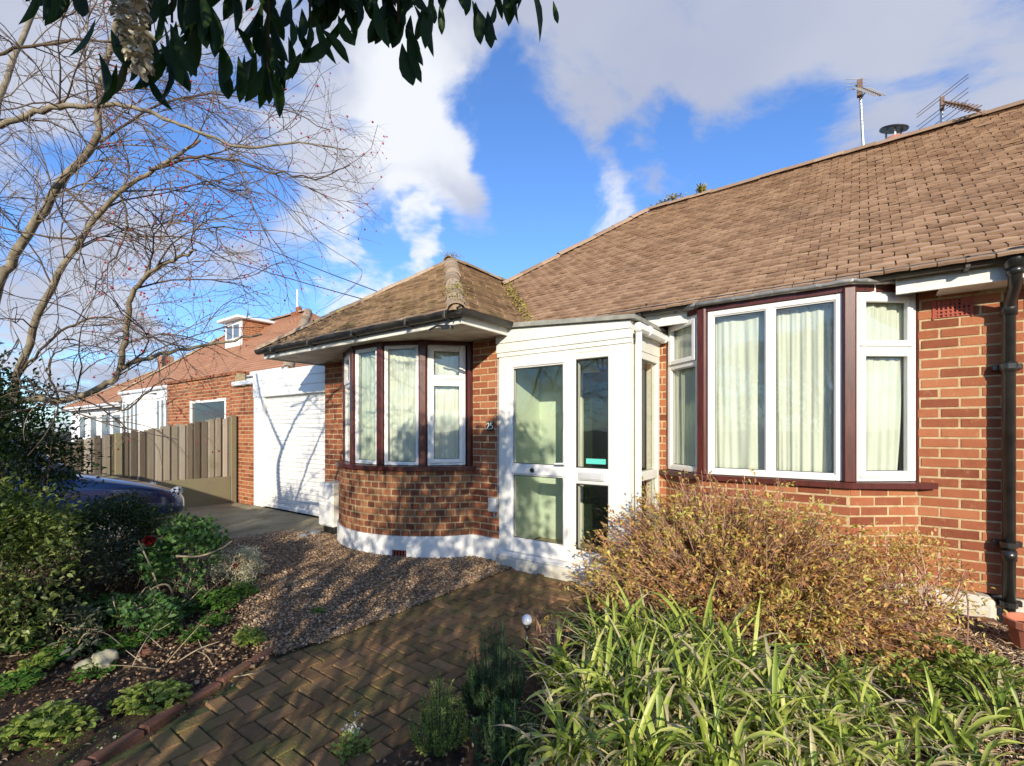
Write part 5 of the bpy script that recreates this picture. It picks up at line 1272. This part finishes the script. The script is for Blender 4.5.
tp = [smooth_path([W(162, 3.7, .12), Wp(152, 570, 3.65), Wp(142, 548, 3.65), Wp(138, 540, 3.6)], 5), smooth_path([W(175, 3.7, .08), Wp(168, 585, 3.6), Wp(150, 590, 3.6), Wp(132, 612, 3.5)], 5), smooth_path([Wp(176, 556, 3.7), Wp(200, 556, 3.75), Wp(222, 548, 3.8), Wp(232, 541, 3.9)], 5)]
V, F, T = tubes(tp, [np.linspace(.009, .004, len(t)) for t in tp], 6); npmesh('cane', V, F, T, 'stem_pale', rose, smooth=True)
p = W(238, 4.25); bush('silvery_plant', 'dried silvery seed-head plant at the gravel corner', 'plant', (p[0], p[1], .2), (.26, .2, .2), 3200, .026, .009, 'leaf_silver', shape='lance', lumps=20, twn=110, twm='stem_pale')
p = W(243, 4.2); bush('low_plant', 'small dark green tuft right of the silvery plant', 'plant', (p[0], p[1], .07), (.13, .12, .10), 500, .035, .018, 'leaf_green', lumps=12, twn=20)
p = W(140, 3.35); bush('low_plant', 'sprawling pale-leaved plant in front of the rose bush', 'plant', (p[0], p[1], .12), (.42, .2, .14), 900, .045, .030, 'leaf_rose', lumps=20, twn=50, twm='stem_pale')
p = W(75, 3.1); bush('low_plant', 'thin grey straggling plant with broad leaves at the left of the bed', 'plant', (p[0], p[1], .12), (.35, .18, .14), 380, .06, .03, 'leaf_grey', lumps=12, twn=30, twm='stem_pale')

def herb(name, label, cat, px, d, r, h, n, size, m, group=None, stemm='stem_pale', asp=.85, el=1.0, base=None, upd=.2):
    c = W(px, d) if base is None else np.array(base, float); c[2] = gz(c[0], c[1]); root = empty(name, tuple(c)); tag(root, label, cat, group)
    a = nr.uniform(0, 6.283, n); rr = np.sqrt(nr.random(n)); x = np.cos(a)*rr*r*el; y = np.sin(a)*rr*r
    hh = h*(1-.65*rr**2)*nr.uniform(.45, 1.1, n); P = np.stack([c[0]+CF*x-SF*y, c[1]+SF*x+CF*y, c[2]+hh], 1)
    D = np.stack([np.cos(a)*.9*CF-np.sin(a)*.9*SF, np.cos(a)*.9*SF+np.sin(a)*.9*CF, nr.uniform(-.1, .5, n) + (upd-.2)*2], 1) + nr.normal(0, .35, (n, 3))
    # each leaf: three lobes
    parts = []
    for da in (-.75, 0, .75):
        ca, sa = math.cos(da), math.sin(da); D2 = np.stack([D[:, 0]*ca-D[:, 1]*sa, D[:, 0]*sa+D[:, 1]*ca, D[:, 2]], 1)
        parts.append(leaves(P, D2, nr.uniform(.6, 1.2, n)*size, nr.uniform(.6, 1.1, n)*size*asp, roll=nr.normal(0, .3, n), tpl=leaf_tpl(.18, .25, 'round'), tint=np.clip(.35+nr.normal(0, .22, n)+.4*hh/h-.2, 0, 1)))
    V, F, T = join(parts); npmesh('leaves', V, F, T, m, root, smooth=True)
    tp = [np.array([c + (P[i]-c)*[.25, .25, 0], (c*.4+P[i]*.6) + [0, 0, .01], P[i]]) for i in range(0, n, max(1, n//70))]
    V, F, T = tubes(tp, [.0018]*len(tp), 3); npmesh('stems', V, F, T, 'leaf_green', root); return root
G1 = 'low leafy clumps on the soil bed'
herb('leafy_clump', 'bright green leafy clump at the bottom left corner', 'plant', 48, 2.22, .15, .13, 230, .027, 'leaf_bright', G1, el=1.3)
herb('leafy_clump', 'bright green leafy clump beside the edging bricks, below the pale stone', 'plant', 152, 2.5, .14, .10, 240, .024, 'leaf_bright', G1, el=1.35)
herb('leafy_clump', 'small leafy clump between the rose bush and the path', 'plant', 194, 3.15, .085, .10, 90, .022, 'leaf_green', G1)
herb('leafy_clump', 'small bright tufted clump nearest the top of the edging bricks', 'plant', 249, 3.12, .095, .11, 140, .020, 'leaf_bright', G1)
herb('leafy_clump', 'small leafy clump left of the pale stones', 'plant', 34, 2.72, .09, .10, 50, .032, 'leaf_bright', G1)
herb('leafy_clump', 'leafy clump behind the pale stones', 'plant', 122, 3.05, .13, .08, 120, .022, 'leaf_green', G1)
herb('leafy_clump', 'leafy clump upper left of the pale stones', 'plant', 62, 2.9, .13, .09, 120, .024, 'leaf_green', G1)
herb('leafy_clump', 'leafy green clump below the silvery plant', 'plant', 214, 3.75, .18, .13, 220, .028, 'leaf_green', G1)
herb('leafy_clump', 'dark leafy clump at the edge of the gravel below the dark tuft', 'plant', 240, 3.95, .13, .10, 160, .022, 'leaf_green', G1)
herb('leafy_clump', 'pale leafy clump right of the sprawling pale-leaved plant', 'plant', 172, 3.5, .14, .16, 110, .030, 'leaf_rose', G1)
herb('flowering_weed', 'small white-flowered plant at the bottom edge of the path', 'plant', 352, 2.14, .10, .15, 150, .018, 'leaf_bright')
fl = [o for o in bpy.data.objects if o.name.startswith('flowering_weed')][0]
q = W(352, 2.14); n = 60; k = nr.integers(0, 7, n); hd = nr.normal(0, .05, (7, 3))*[.8, .8, .25] + [0, 0, .115]; D = nr.normal(0, 1, (n, 3)); V, F, T = leaves(q + hd[k] + D*.004, D, .009, .008, tpl=leaf_tpl(.3, .2, 'round')); npmesh('blossom', V, F, T, 'petal_white', fl)
G2 = 'small weeds in the paving joints'
for (px, py, r, lab) in ((400, 658, .05, 'tiny weed tuft in the gravel edge of the path'), (512, 562, .05, 'green weed tuft at the foot of the porch step'), (370, 640, .03, 'tiny weed between gravel and pavers'), (275, 690, .04, 'weed tuft in the path joint near the edging bricks'), (318, 618, .06, 'small weed growing in the gravel')):
    q = atg(px, py); herb('weed', lab, 'weed', 0, 1, r, r*.8, 45, .012, 'leaf_green', G2, base=q)

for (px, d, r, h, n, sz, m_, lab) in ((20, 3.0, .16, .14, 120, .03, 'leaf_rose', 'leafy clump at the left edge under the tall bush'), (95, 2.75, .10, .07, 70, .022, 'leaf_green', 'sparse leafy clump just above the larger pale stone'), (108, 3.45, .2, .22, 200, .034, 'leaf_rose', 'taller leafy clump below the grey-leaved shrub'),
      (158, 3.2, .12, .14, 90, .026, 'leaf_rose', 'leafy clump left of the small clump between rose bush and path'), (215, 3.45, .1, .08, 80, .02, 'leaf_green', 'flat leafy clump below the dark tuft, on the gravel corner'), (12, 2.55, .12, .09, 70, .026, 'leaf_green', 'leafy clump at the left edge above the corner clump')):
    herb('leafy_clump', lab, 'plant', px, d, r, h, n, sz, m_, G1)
sticks, srad = [], []
for i in range(46):
    q = atg(nr.uniform(5, 250), nr.uniform(585, 680)); a = nr.uniform(0, 6.28); L = nr.uniform(.08, .28); v = np.array([math.cos(a), math.sin(a), nr.uniform(0, 1.2)])*L
    sticks.append(smooth_path([q, q + v*.5 + nr.normal(0, .012, 3), q + v + [0, 0, -.02]], 4)); srad.append(np.linspace(.0045, .0015, len(sticks[-1])))
V, F, T = tubes(sticks, srad, 5); o = npmesh('dead_stems', V, F, T, 'stem_pale'); tag(o, 'dead pale stems and twigs lying over the left soil bed', 'dead stems', kind='stuff')

# ---- feathery shrubs
def feathery(name, label, px, d, r, h, ns, m, nl=46, ll=.020, lw=.0045):
    c = W(px, d); c[2] = gz(c[0], c[1]); root = empty(name, tuple(c)); tag(root, label, 'shrub', 'feathery shrubs beside the path'); tp, tr, Pl, Dl = [], [], [], []
    for i in range(ns):
        a = nr.uniform(0, 6.28); rr = nr.random()**.6*r; hh = h*(1-.55*(rr/r)**1.5)*nr.uniform(.6, 1.05)
        e_ = c + [math.cos(a)*rr, math.sin(a)*rr, hh]; s_ = c + [math.cos(a)*rr*.3, math.sin(a)*rr*.3, 0]; sp = smooth_path([s_, (s_+e_)/2 + [math.cos(a)*rr*.25, math.sin(a)*rr*.25, .0], e_], 5); tp.append(sp); tr.append(np.linspace(.003, .001, len(sp)))
        for _ in range(nl):
            t = nr.uniform(.12, 1); k = min(len(sp)-2, int(t*(len(sp)-1))); f = t*(len(sp)-1)-k; q = sp[k]*(1-f)+sp[k+1]*f; Pl.append(q); dn = unit(sp[k+1]-sp[k]); Dl.append(unit(nr.normal(0, 1, 3))*.9 + dn*.9)
    V, F, T = leaves(np.array(Pl), np.array(Dl), nr.uniform(.7, 1.3, len(Pl))*ll, lw, tpl=leaf_tpl(.2, .1, 'lance')); npmesh('foliage', V, F, T, m, root)
    V, F, T = tubes(tp, tr, 4); npmesh('stems', V, F, T, 'leaf_grey', root); return root
feathery('feathery_shrub', 'upright dark green feathery shrub left of the garden light', 497, 2.42, .16, .50, 110, 'leaf_conifer')
feathery('feathery_shrub', 'paler feathery shrub at the bottom edge, left of the upright one', 440, 2.12, .14, .34, 80, 'leaf_bright', ll=.016, lw=.006)
feathery('feathery_shrub', 'low dark feathery shrub in front of the upright one', 505, 2.05, .17, .28, 80, 'leaf_conifer')
feathery('feathery_shrub', 'small green feathery plant at the upper edge of the strap leaves', 478, 2.45, .10, .22, 40, 'leaf_conifer')
q = W(552, 3.1); bush('yellow_shrublet', 'tiny yellow-leaved shrub right of the garden light', 'plant', (q[0], q[1], .12), (.14, .12, .12), 90, .028, .014, 'leaf_autumn', lumps=9, twn=14, twm='twig_tan')
q = W(600, 3.05); bush('low_plant', 'dark green low plant between the strap leaves and the path', 'plant', (q[0], q[1], .10), (.22, .2, .14), 900, .03, .016, 'leaf_dark', lumps=16, twn=20)

# ---- strap-leaved clumps
def strap(px, d, h, n, lab, dead=.45, spread=1.0):
    c = W(px, d); c[2] = gz(c[0], c[1]); root = empty('strap_leaf_clump', tuple(c)); tag(root, lab, 'plant', 'clumps of long strap leaves at the bottom right')
    K = 9; Vs, Fs, Ts = [], [], []
    for i in range(n):
        a = nr.uniform(0, 6.28); s_ = c + nr.normal(0, .045, 3)*[1, 1, 0]; L = h*nr.uniform(1.1, 2.5); w = nr.uniform(.0042, .0115); lean = nr.uniform(.05, .8)*spread; dr = nr.uniform(.5, 3.0)
        is_dead = nr.random() < dead
        if is_dead: w *= .6; lean += .3; dr += .6
        hd = np.array([math.cos(a), math.sin(a), 0]); p = s_.copy(); th0 = math.pi/2 - lean; pts = []; tw0 = nr.normal(0, .5)
        for k in range(K+1):
            t = k/K; ang = th0 - dr*t*t*1.1; pts.append(p.copy()); p = p + (hd*math.cos(ang) + np.array([0, 0, math.sin(ang)]))*L/K
            if p[2] < .015: p[2] = .015 + nr.random()*.02
        pts = np.array(pts); tt = np.linspace(0, 1, K+1); ww = w*np.clip(np.minimum(1, (1-tt)*3.2)*(.75+.6*tt), .03, 2)
        sdv = np.array([-math.sin(a), math.cos(a), 0]); twv = tw0*tt; tang = unit(np.gradient(pts, axis=0)); nrm_ = unit(np.cross(tang, sdv)); sv = sdv*np.cos(twv)[:, None] + nrm_*np.sin(twv)[:, None]; nv = np.cross(sv, tang)
        l = pts - sv*ww[:, None]; r = pts + sv*ww[:, None]; m_ = pts + nv*(ww*.35)[:, None]
        V = np.stack([l, m_, r], 1).reshape(-1, 3); o = sum(len(v) for v in Vs)
        F = np.array([[o+3*k+j, o+3*k+j+1, o+3*k+4+j, o+3*k+3+j] for k in range(K) for j in (0, 1)])
        Vs.append(V); Fs.append(F); t0_ = nr.uniform(.86, 1) if is_dead else np.clip(nr.normal(.48, .24), 0, .78); tt_ = np.full(len(F), t0_)
        if not is_dead: tt_[0::2] = np.clip(t0_ - .06, 0, 1); tt_[1::2] = np.clip(t0_ + .05, 0, .79)
        if nr.random() < .35: tt_[-2*nr.integers(1, 4):] = .9
        Ts.append(tt_)
    npmesh('strap_leaves', np.concatenate(Vs), np.concatenate(Fs), np.concatenate(Ts), 'leaf_strap', root, smooth=True)
    return root
SL = [(566, 2.6, .22, 26, 'strap-leaf clump nearest the garden light'), (612, 2.78, .32, 40, 'strap-leaf clump at the back left, touching the twiggy bush'), (650, 2.75, .38, 48, 'strap-leaf clump at the back middle under the twiggy bush'),
      (702, 2.62, .38, 48, 'strap-leaf clump at the back right of the thick group'), (750, 2.42, .34, 44, 'strap-leaf clump where the brown twiggy bush thins out'), (592, 2.35, .29, 42, 'strap-leaf clump in the middle row, left'),
      (640, 2.28, .35, 46, 'strap-leaf clump in the middle row below the bush centre'), (700, 2.18, .34, 46, 'strap-leaf clump in the middle row, right of centre'), (770, 2.1, .31, 42, 'strap-leaf clump in the middle row, rightmost'),
      (835, 2.0, .25, 34, 'strap-leaf clump at the front, left of the light green foliage'), (900, 1.92, .19, 26, 'strap-leaf clump at the front below the light green foliage'), (572, 2.0, .22, 34, 'strap-leaf clump at the bottom edge, leftmost of the wide leaves'),
      (640, 1.92, .26, 36, 'strap-leaf clump at the bottom edge below the thick group'), (720, 1.88, .25, 36, 'strap-leaf clump at the bottom edge right of the thick group'), (530, 2.02, .13, 16, 'sparse strap-leaf clump beside the low feathery shrub'),
      (975, 1.9, .17, 22, 'sparse strap-leaf clump at the bottom right corner'), (800, 1.82, .2, 30, 'low strap-leaf clump at the bottom edge, third from the corner'),
      (862, 2.25, .24, 30, 'strap-leaf clump between the dry brushwood and the light green foliage'), (935, 2.12, .2, 28, 'strap-leaf clump in front of the light green foliage'), (1005, 2.2, .2, 24, 'strap-leaf clump cut by the right edge of the picture'), (815, 2.4, .26, 32, 'strap-leaf clump at the foot of the twiggy bush, furthest right')]
for (px, d, h, n, lab) in SL: strap(px, d, h*.72, int(n*3.0), lab)

# ---- big twiggy bush in front of the bay
spb = empty('twiggy_bush', (-.62, 3.72, 0)); tag(spb, 'wide brown twiggy bush with small yellow and orange leaves below the bay window', 'bush')
cS = np.array([-.72, 3.70, 0.0]); tp, tr, Pl, Dl, Hl = [], [], [], [], []
for i in range(1050):
    a = nr.uniform(0, 6.283); el = math.acos(nr.uniform(.0, 1.0)); v = np.array([math.cos(a)*math.sin(el), math.sin(a)*math.sin(el), math.cos(el)])
    top = 1.10 - .34*ss(.2, 1.0, v[0]) - .05*ss(-.3, -1, v[0])
    e_ = cS + v*[1.27, .70, top]*nr.uniform(.72, 1.06) + nr.normal(0, .03, 3); e_[2] = max(e_[2], .1)
    s_ = cS + [v[0]*.35+nr.normal(0, .1), v[1]*.15+nr.normal(0, .06), .02]; mid = s_*.5 + e_*.5 + nr.normal(0, .04, 3) + [0, 0, .08]
    sp = smooth_path([s_, mid, e_], 5); tp.append(sp); tr.append(np.linspace(.0042, .0014, len(sp)))
    for _ in range(7):
        k = nr.integers(3, len(sp)-1); d_ = unit(unit(sp[k+1]-sp[k])*.8 + nr.normal(0, .45, 3) + [0, 0, .25]); L = nr.uniform(.07, .20); st_ = np.array([sp[k], sp[k]+d_*L*.5 + nr.normal(0, .006, 3), sp[k]+d_*L + nr.normal(0, .012, 3)]); tp.append(st_); tr.append(np.array([.0015, .0012, .0008]))
        for _ in range(nr.integers(3, 8) if sp[k][2] < .85 else nr.integers(1, 5)):
            f = 1-.55*nr.random()**2; q = st_[0]*(1-f)+st_[2]*f; Pl.append(q); Dl.append(d_ + nr.normal(0, .6, 3)); Hl.append(q[2])
V, F, T = tubes(tp, tr, 3); o = npmesh('twigs', V, F, T, 'twig_tan', spb); o['kind'] = 'stuff'
Pl, Dl, Hl = np.array(Pl), np.array(Dl), np.array(Hl); tn = np.clip(.33 + nr.normal(0, .26, len(Pl)) + .35*(np.sin(Pl[:, 0]*5)*np.cos(Pl[:, 2]*7+Pl[:, 1]*4)*.5+.5), 0, 1)
V, F, T = leaves(Pl, Dl, nr.uniform(.018, .046, len(Pl)), nr.uniform(.010, .021, len(Pl)), tpl=leaf_tpl(.3, .25), tint=tn); npmesh('leaves', V, F, T, 'leaf_autumn', spb, smooth=True)
print('bush leaves', len(Pl), 'twigs', len(tp))
# right-hand loose sprays and light green foliage
bush('twiggy_bush', 'thin yellow-leaved sprays right of the brown bush by the plinth', 'bush', (.26, 4.0, .44), (.38, .28, .36), 1700, .030, .014, 'leaf_autumn', lumps=26, twn=90, twm='twig_tan')
for (px, d, r, lab) in ((905, 2.5, .26, 'light green crinkled foliage left of the bottom right corner'), (985, 2.45, .28, 'light green crinkled foliage nearest the right edge'), (940, 2.7, .2, 'light green crinkled foliage in front of the dry grass')):
    herb('crinkled_plant', lab, 'plant', px, d, r, .19, 380, .026, 'leaf_bright', 'light green crinkled plants at the right edge', upd=.75)
q = W(870, 2.75); bush('yellow_shrublet', 'small yellow-green spray on the dry brushwood right of the strap leaves', 'plant', (q[0], q[1], .16), (.2, .15, .16), 220, .03, .015, 'leaf_autumn', lumps=12, twn=40, twm='twig_tan')

# ---- ground litter (nobody could count it)
def litter(name, label, n, fn, x0, x1, y0, y1, l, w, m, cat='leaf litter', lift=.01, upz=.25):
    P = []
    while len(P) < n:
        for a, b in zip(nr.uniform(x0, x1, 2048), nr.uniform(y0, y1, 2048)):
            if fn(a, b): P.append((a, b, gz(a, b) + .002 + nr.random()*lift))
            if len(P) >= n: break
    P = np.array(P); D = nr.normal(0, 1, (n, 3)); D[:, 2] = np.abs(D[:, 2])*upz
    V, F, T = leaves(P, D, nr.uniform(.5, 1.4, n)*l, nr.uniform(.5, 1.3, n)*w, tpl=leaf_tpl(.4, .3)); o = npmesh(name, V, F, T, m); tag(o, label, cat, kind='stuff')
soilL = lambda x, y: x < -2.99 and y > -.2 and not in_gravel(x, y) and (x > -7.0) and y < 3.1
litter('leaf_litter', 'brown leaf litter and bark on the dark soil bed', 9000, soilL, -7, -2.98, -.2, 3.1, .024, .011, 'litter', lift=.015, upz=.6)
pebbles(4000, soilL, -7, -2.98, -.2, 3.1, .008, .02, 'soil_crumbs', 'litter', label='crumbs of dark soil and bark on the left bed', cat='soil', flat=.6)
soilR = lambda x, y: x > -1.68 and y < 4.8 and y > .6 and (y > 2.2 or x < .3) and x < 1.3 and not (x > .0 and y > 3.0)
litter('leaf_litter', 'brown fallen leaves under the strap leaves and twiggy bush', 6000, soilR, -1.7, 1.3, .6, 4.8, .026, .013, 'litter')
dryR = lambda x, y: x > -.35 + .15*bed_noise(x, y) and 2.75 < y < 4.76 and x < 1.5
litter('dry_grass', 'straw coloured dry clippings on the ground along the plinth', 30000, dryR, -.4, 1.5, 2.7, 4.78, .040, .0055, 'dry_litter', 'dry grass', .045, .8)
litter('dry_leaves', 'tan dry leaf scraps on the ground along the plinth', 12000, dryR, -.4, 1.5, 2.7, 4.78, .020, .012, 'dry_litter', 'leaf litter', .025, .9)
litter('fallen_leaves', 'scattered small fallen leaves on the block path', 380, lambda x, y: PX0 < x < PX1 and y > .4 and y < 4, PX0, PX1, .4, 4.0, .022, .012, 'leaf_silver', 'fallen leaf', .004, .05)
litter('path_weeds', 'fine moss and weed seedlings in the path joints', 2600, lambda x, y: (PX0 < x < PX0+.2 or (bed_noise(x*3, y*3) > .5)) and 0.4 < y < 4.0, PX0, PX1, .4, 4.0, .010, .007, 'leaf_green', 'moss', .002, 1.0)
litter('gravel_weeds', 'dark seedlings and debris scattered through the gravel', 1500, lambda x, y: in_gravel(x, y) and bed_noise(x, y) > .1, -6.5, -2.98, 1.3, 4.0, .016, .007, 'litter', 'leaf litter', .012, .6)
# ------------------------------------------------------------------ world, sun, camera
SUN = Vector((-.573, .819, -.328)).normalized()
elev = math.asin(-SUN.z); az = math.atan2(-SUN.x, -SUN.y)     # azimuth of the sun measured from +Y towards +X
w = bpy.data.worlds.new('World'); scene.world = w; w.use_nodes = True; nt = w.node_tree; nt.nodes.clear()
out = nt.nodes.new('ShaderNodeOutputWorld'); bg = nt.nodes.new('ShaderNodeBackground')
sky = nt.nodes.new('ShaderNodeTexSky'); sky.sky_type = 'NISHITA'; sky.sun_disc = False; sky.sun_elevation = elev; sky.sun_rotation = az
sky.air_density = 1.0; sky.dust_density = .3; sky.ozone_density = 2.5
tc = nt.nodes.new('ShaderNodeTexCoord'); D0 = tc.outputs['Generated']
def vm(op, a, b=None):
    m = nt.nodes.new('ShaderNodeVectorMath'); m.operation = op
    for i, v in enumerate((a, b)):
        if v is None: continue
        if isinstance(v, (tuple, list)): m.inputs[i].default_value = v
        else: nt.links.new(v, m.inputs[i])
    return m
nd = vm('NORMALIZE', D0).outputs[0]
sep = nt.nodes.new('ShaderNodeSeparateXYZ'); nt.links.new(nd, sep.inputs[0])
zz_ = mth(nt, 'ADD', mth(nt, 'MAXIMUM', sep.outputs[2], 0.0), .22)
cx_ = mth(nt, 'DIVIDE', sep.outputs[0], zz_); cy_ = mth(nt, 'DIVIDE', sep.outputs[1], zz_)
cmb = nt.nodes.new('ShaderNodeCombineXYZ'); nt.links.new(cx_, cmb.inputs[0]); nt.links.new(cy_, cmb.inputs[1])
plane = cmb.outputs[0]
def nz(scale, detail, rough, vec, dist=0.0):
    n = nt.nodes.new('ShaderNodeTexNoise'); n.inputs['Scale'].default_value = scale; n.inputs['Detail'].default_value = detail
    n.inputs['Roughness'].default_value = rough; n.inputs['Distortion'].default_value = dist; nt.links.new(vec, n.inputs['Vector']); return n
n1 = nz(1.9, 10, .6, plane, .4); n2 = nz(.8, 6, .5, plane)
warp = vm('SUBTRACT', nz(2.2, 5, .6, nd).outputs['Color'], (.5, .5, .5)).outputs[0]
wn = vm('SCALE', warp); wn.inputs['Scale'].default_value = .42
wd = vm('NORMALIZE', vm('ADD', nd, wn.outputs[0]).outputs[0]).outputs[0]
def dirpx(px, py):
    p = W(px, 1.0); v = Vector((p[0], p[1], (HZ-py)/FOC)); return tuple(v.normalized())
def blob(px, py, rad, soft=.6):
    dt = vm('DOT_PRODUCT', wd, dirpx(px, py)).outputs['Value']
    mr = nt.nodes.new('ShaderNodeMapRange'); mr.interpolation_type = 'SMOOTHSTEP'
    mr.inputs['From Min'].default_value = math.cos(R(rad*(1+soft))); mr.inputs['From Max'].default_value = math.cos(R(rad*(1-soft)))
    nt.links.new(dt, mr.inputs['Value']); return mr.outputs[0]
acc = mth(nt, 'ADD', mth(nt, 'MULTIPLY', n1.outputs['Fac'], 2.3), -.63)
def addw(node, wgt):
    global acc
    acc = mth(nt, 'ADD', acc, mth(nt, 'MULTIPLY', node, wgt))
for (px, py, r, wg) in [(400, 130, 9, .22), (520, 30, 12, .28), (740, 40, 13, .24), (900, 30, 15, .22), (800, 90, 7, .12), (440, 130, 6, .14), (340, 290, 3.5, .30), (425, 262, 2.0, .35), (622, 218, 4.4, .42), (250, 190, 5, .1), (60, 120, 9, .14), (180, 250, 5, .16), (540, 240, 2.0, .28), (80, 345, 7, .2), (320, 215, 4, .2), (455, 222, 4.5, .30), (500, 240, 3.5, .26), (560, 50, 7, .2), (650, 120, 4.5, .18), (150, 230, 8, .16), (40, 260, 8, .14), (830, 120, 6, .16), (960, 90, 8, .14), (60, 60, 12, .06)]:
    addw(blob(px, py, r), wg)
for (px, py, r, wg) in [(600, 150, 9, -.26), (720, 170, 8, -.26), (800, 170, 6, -.18), (540, 190, 7, -.22), (480, 250, 5, -.15), (580, 260, 6, -.2), (335, 250, 4, -.3), (390, 245, 4, -.25), (640, 190, 5, -.1), (780, 130, 5, -.16), (900, 50, 5, -.12), (690, 90, 4, -.14), (100, 200, 9, -.22), (230, 290, 6, -.18), (200, 120, 7, -.12), (500, 110, 3.5, -.16), (860, 170, 6, -.2), (800, 55, 5, -.12), (620, 85, 3, -.15)]:
    addw(blob(px, py, r), wg)
mask = nt.nodes.new('ShaderNodeMapRange'); mask.interpolation_type = 'SMOOTHSTEP'; mask.inputs['From Min'].default_value = .46; mask.inputs['From Max'].default_value = .86
nt.links.new(acc, mask.inputs['Value'])
shade = nt.nodes.new('ShaderNodeMapRange'); shade.inputs['From Min'].default_value = .38; shade.inputs['From Max'].default_value = .66
nt.links.new(n2.outputs['Fac'], shade.inputs['Value'])
bl = mth(nt, 'ADD', blob(440, 130, 7), blob(345, 285, 6)); bl = mth(nt, 'ADD', bl, blob(622, 215, 5)); bl = mth(nt, 'ADD', bl, blob(420, 262, 4), True)
shf = mth(nt, 'ADD', mth(nt, 'MULTIPLY', shade.outputs[0], .45), mth(nt, 'MULTIPLY', bl, .75), True)
ccol = mixc(nt, shf, (2.05, 2.25, 2.95), (4.4, 4.5, 4.7))
skyc = mixc(nt, 1.0, sky.outputs[0], (.64, .86, 1.2), 'MULTIPLY')
fin = mixc(nt, mth(nt, 'MULTIPLY', mask.outputs[0], .95), skyc, ccol)
nt.links.new(fin, bg.inputs[0]); bg.inputs[1].default_value = .14; nt.links.new(bg.outputs[0], out.inputs[0])

sl = bpy.data.lights.new('sun', 'SUN'); sl.energy = 3.95; sl.angle = R(.55); sl.color = (1.0, .885, .71)
so = bpy.data.objects.new('sun', sl); col.objects.link(so); so.rotation_euler = SUN.to_track_quat('-Z', 'Y').to_euler(); so.location = (3, -4, 5)

cd = bpy.data.cameras.new('camera'); cam = bpy.data.objects.new('camera', cd); col.objects.link(cam); scene.camera = cam
cam.location = (0, 0, EYE); cam.rotation_euler = (R(90), 0, math.atan2(SF, CF))
cd.sensor_width = 36; cd.lens = FOC/1024*36; cd.shift_y = -(383-HZ)/1024.0*1.0; cd.clip_end = 3000; cd.clip_start = .05
vs_ = scene.view_settings; vs_.view_transform = 'Standard'; vs_.look = 'None'; vs_.gamma = 1; vs_.exposure = .64
scene.render.resolution_x = 1024; scene.render.resolution_y = 766
scene.cycles.max_bounces = 6; scene.cycles.transparent_max_bounces = 12; scene.cycles.diffuse_bounces = 3; scene.cycles.glossy_bounces = 3
scene.cycles.use_denoising = True; scene.cycles.caustics_reflective = False; scene.cycles.caustics_refractive = False
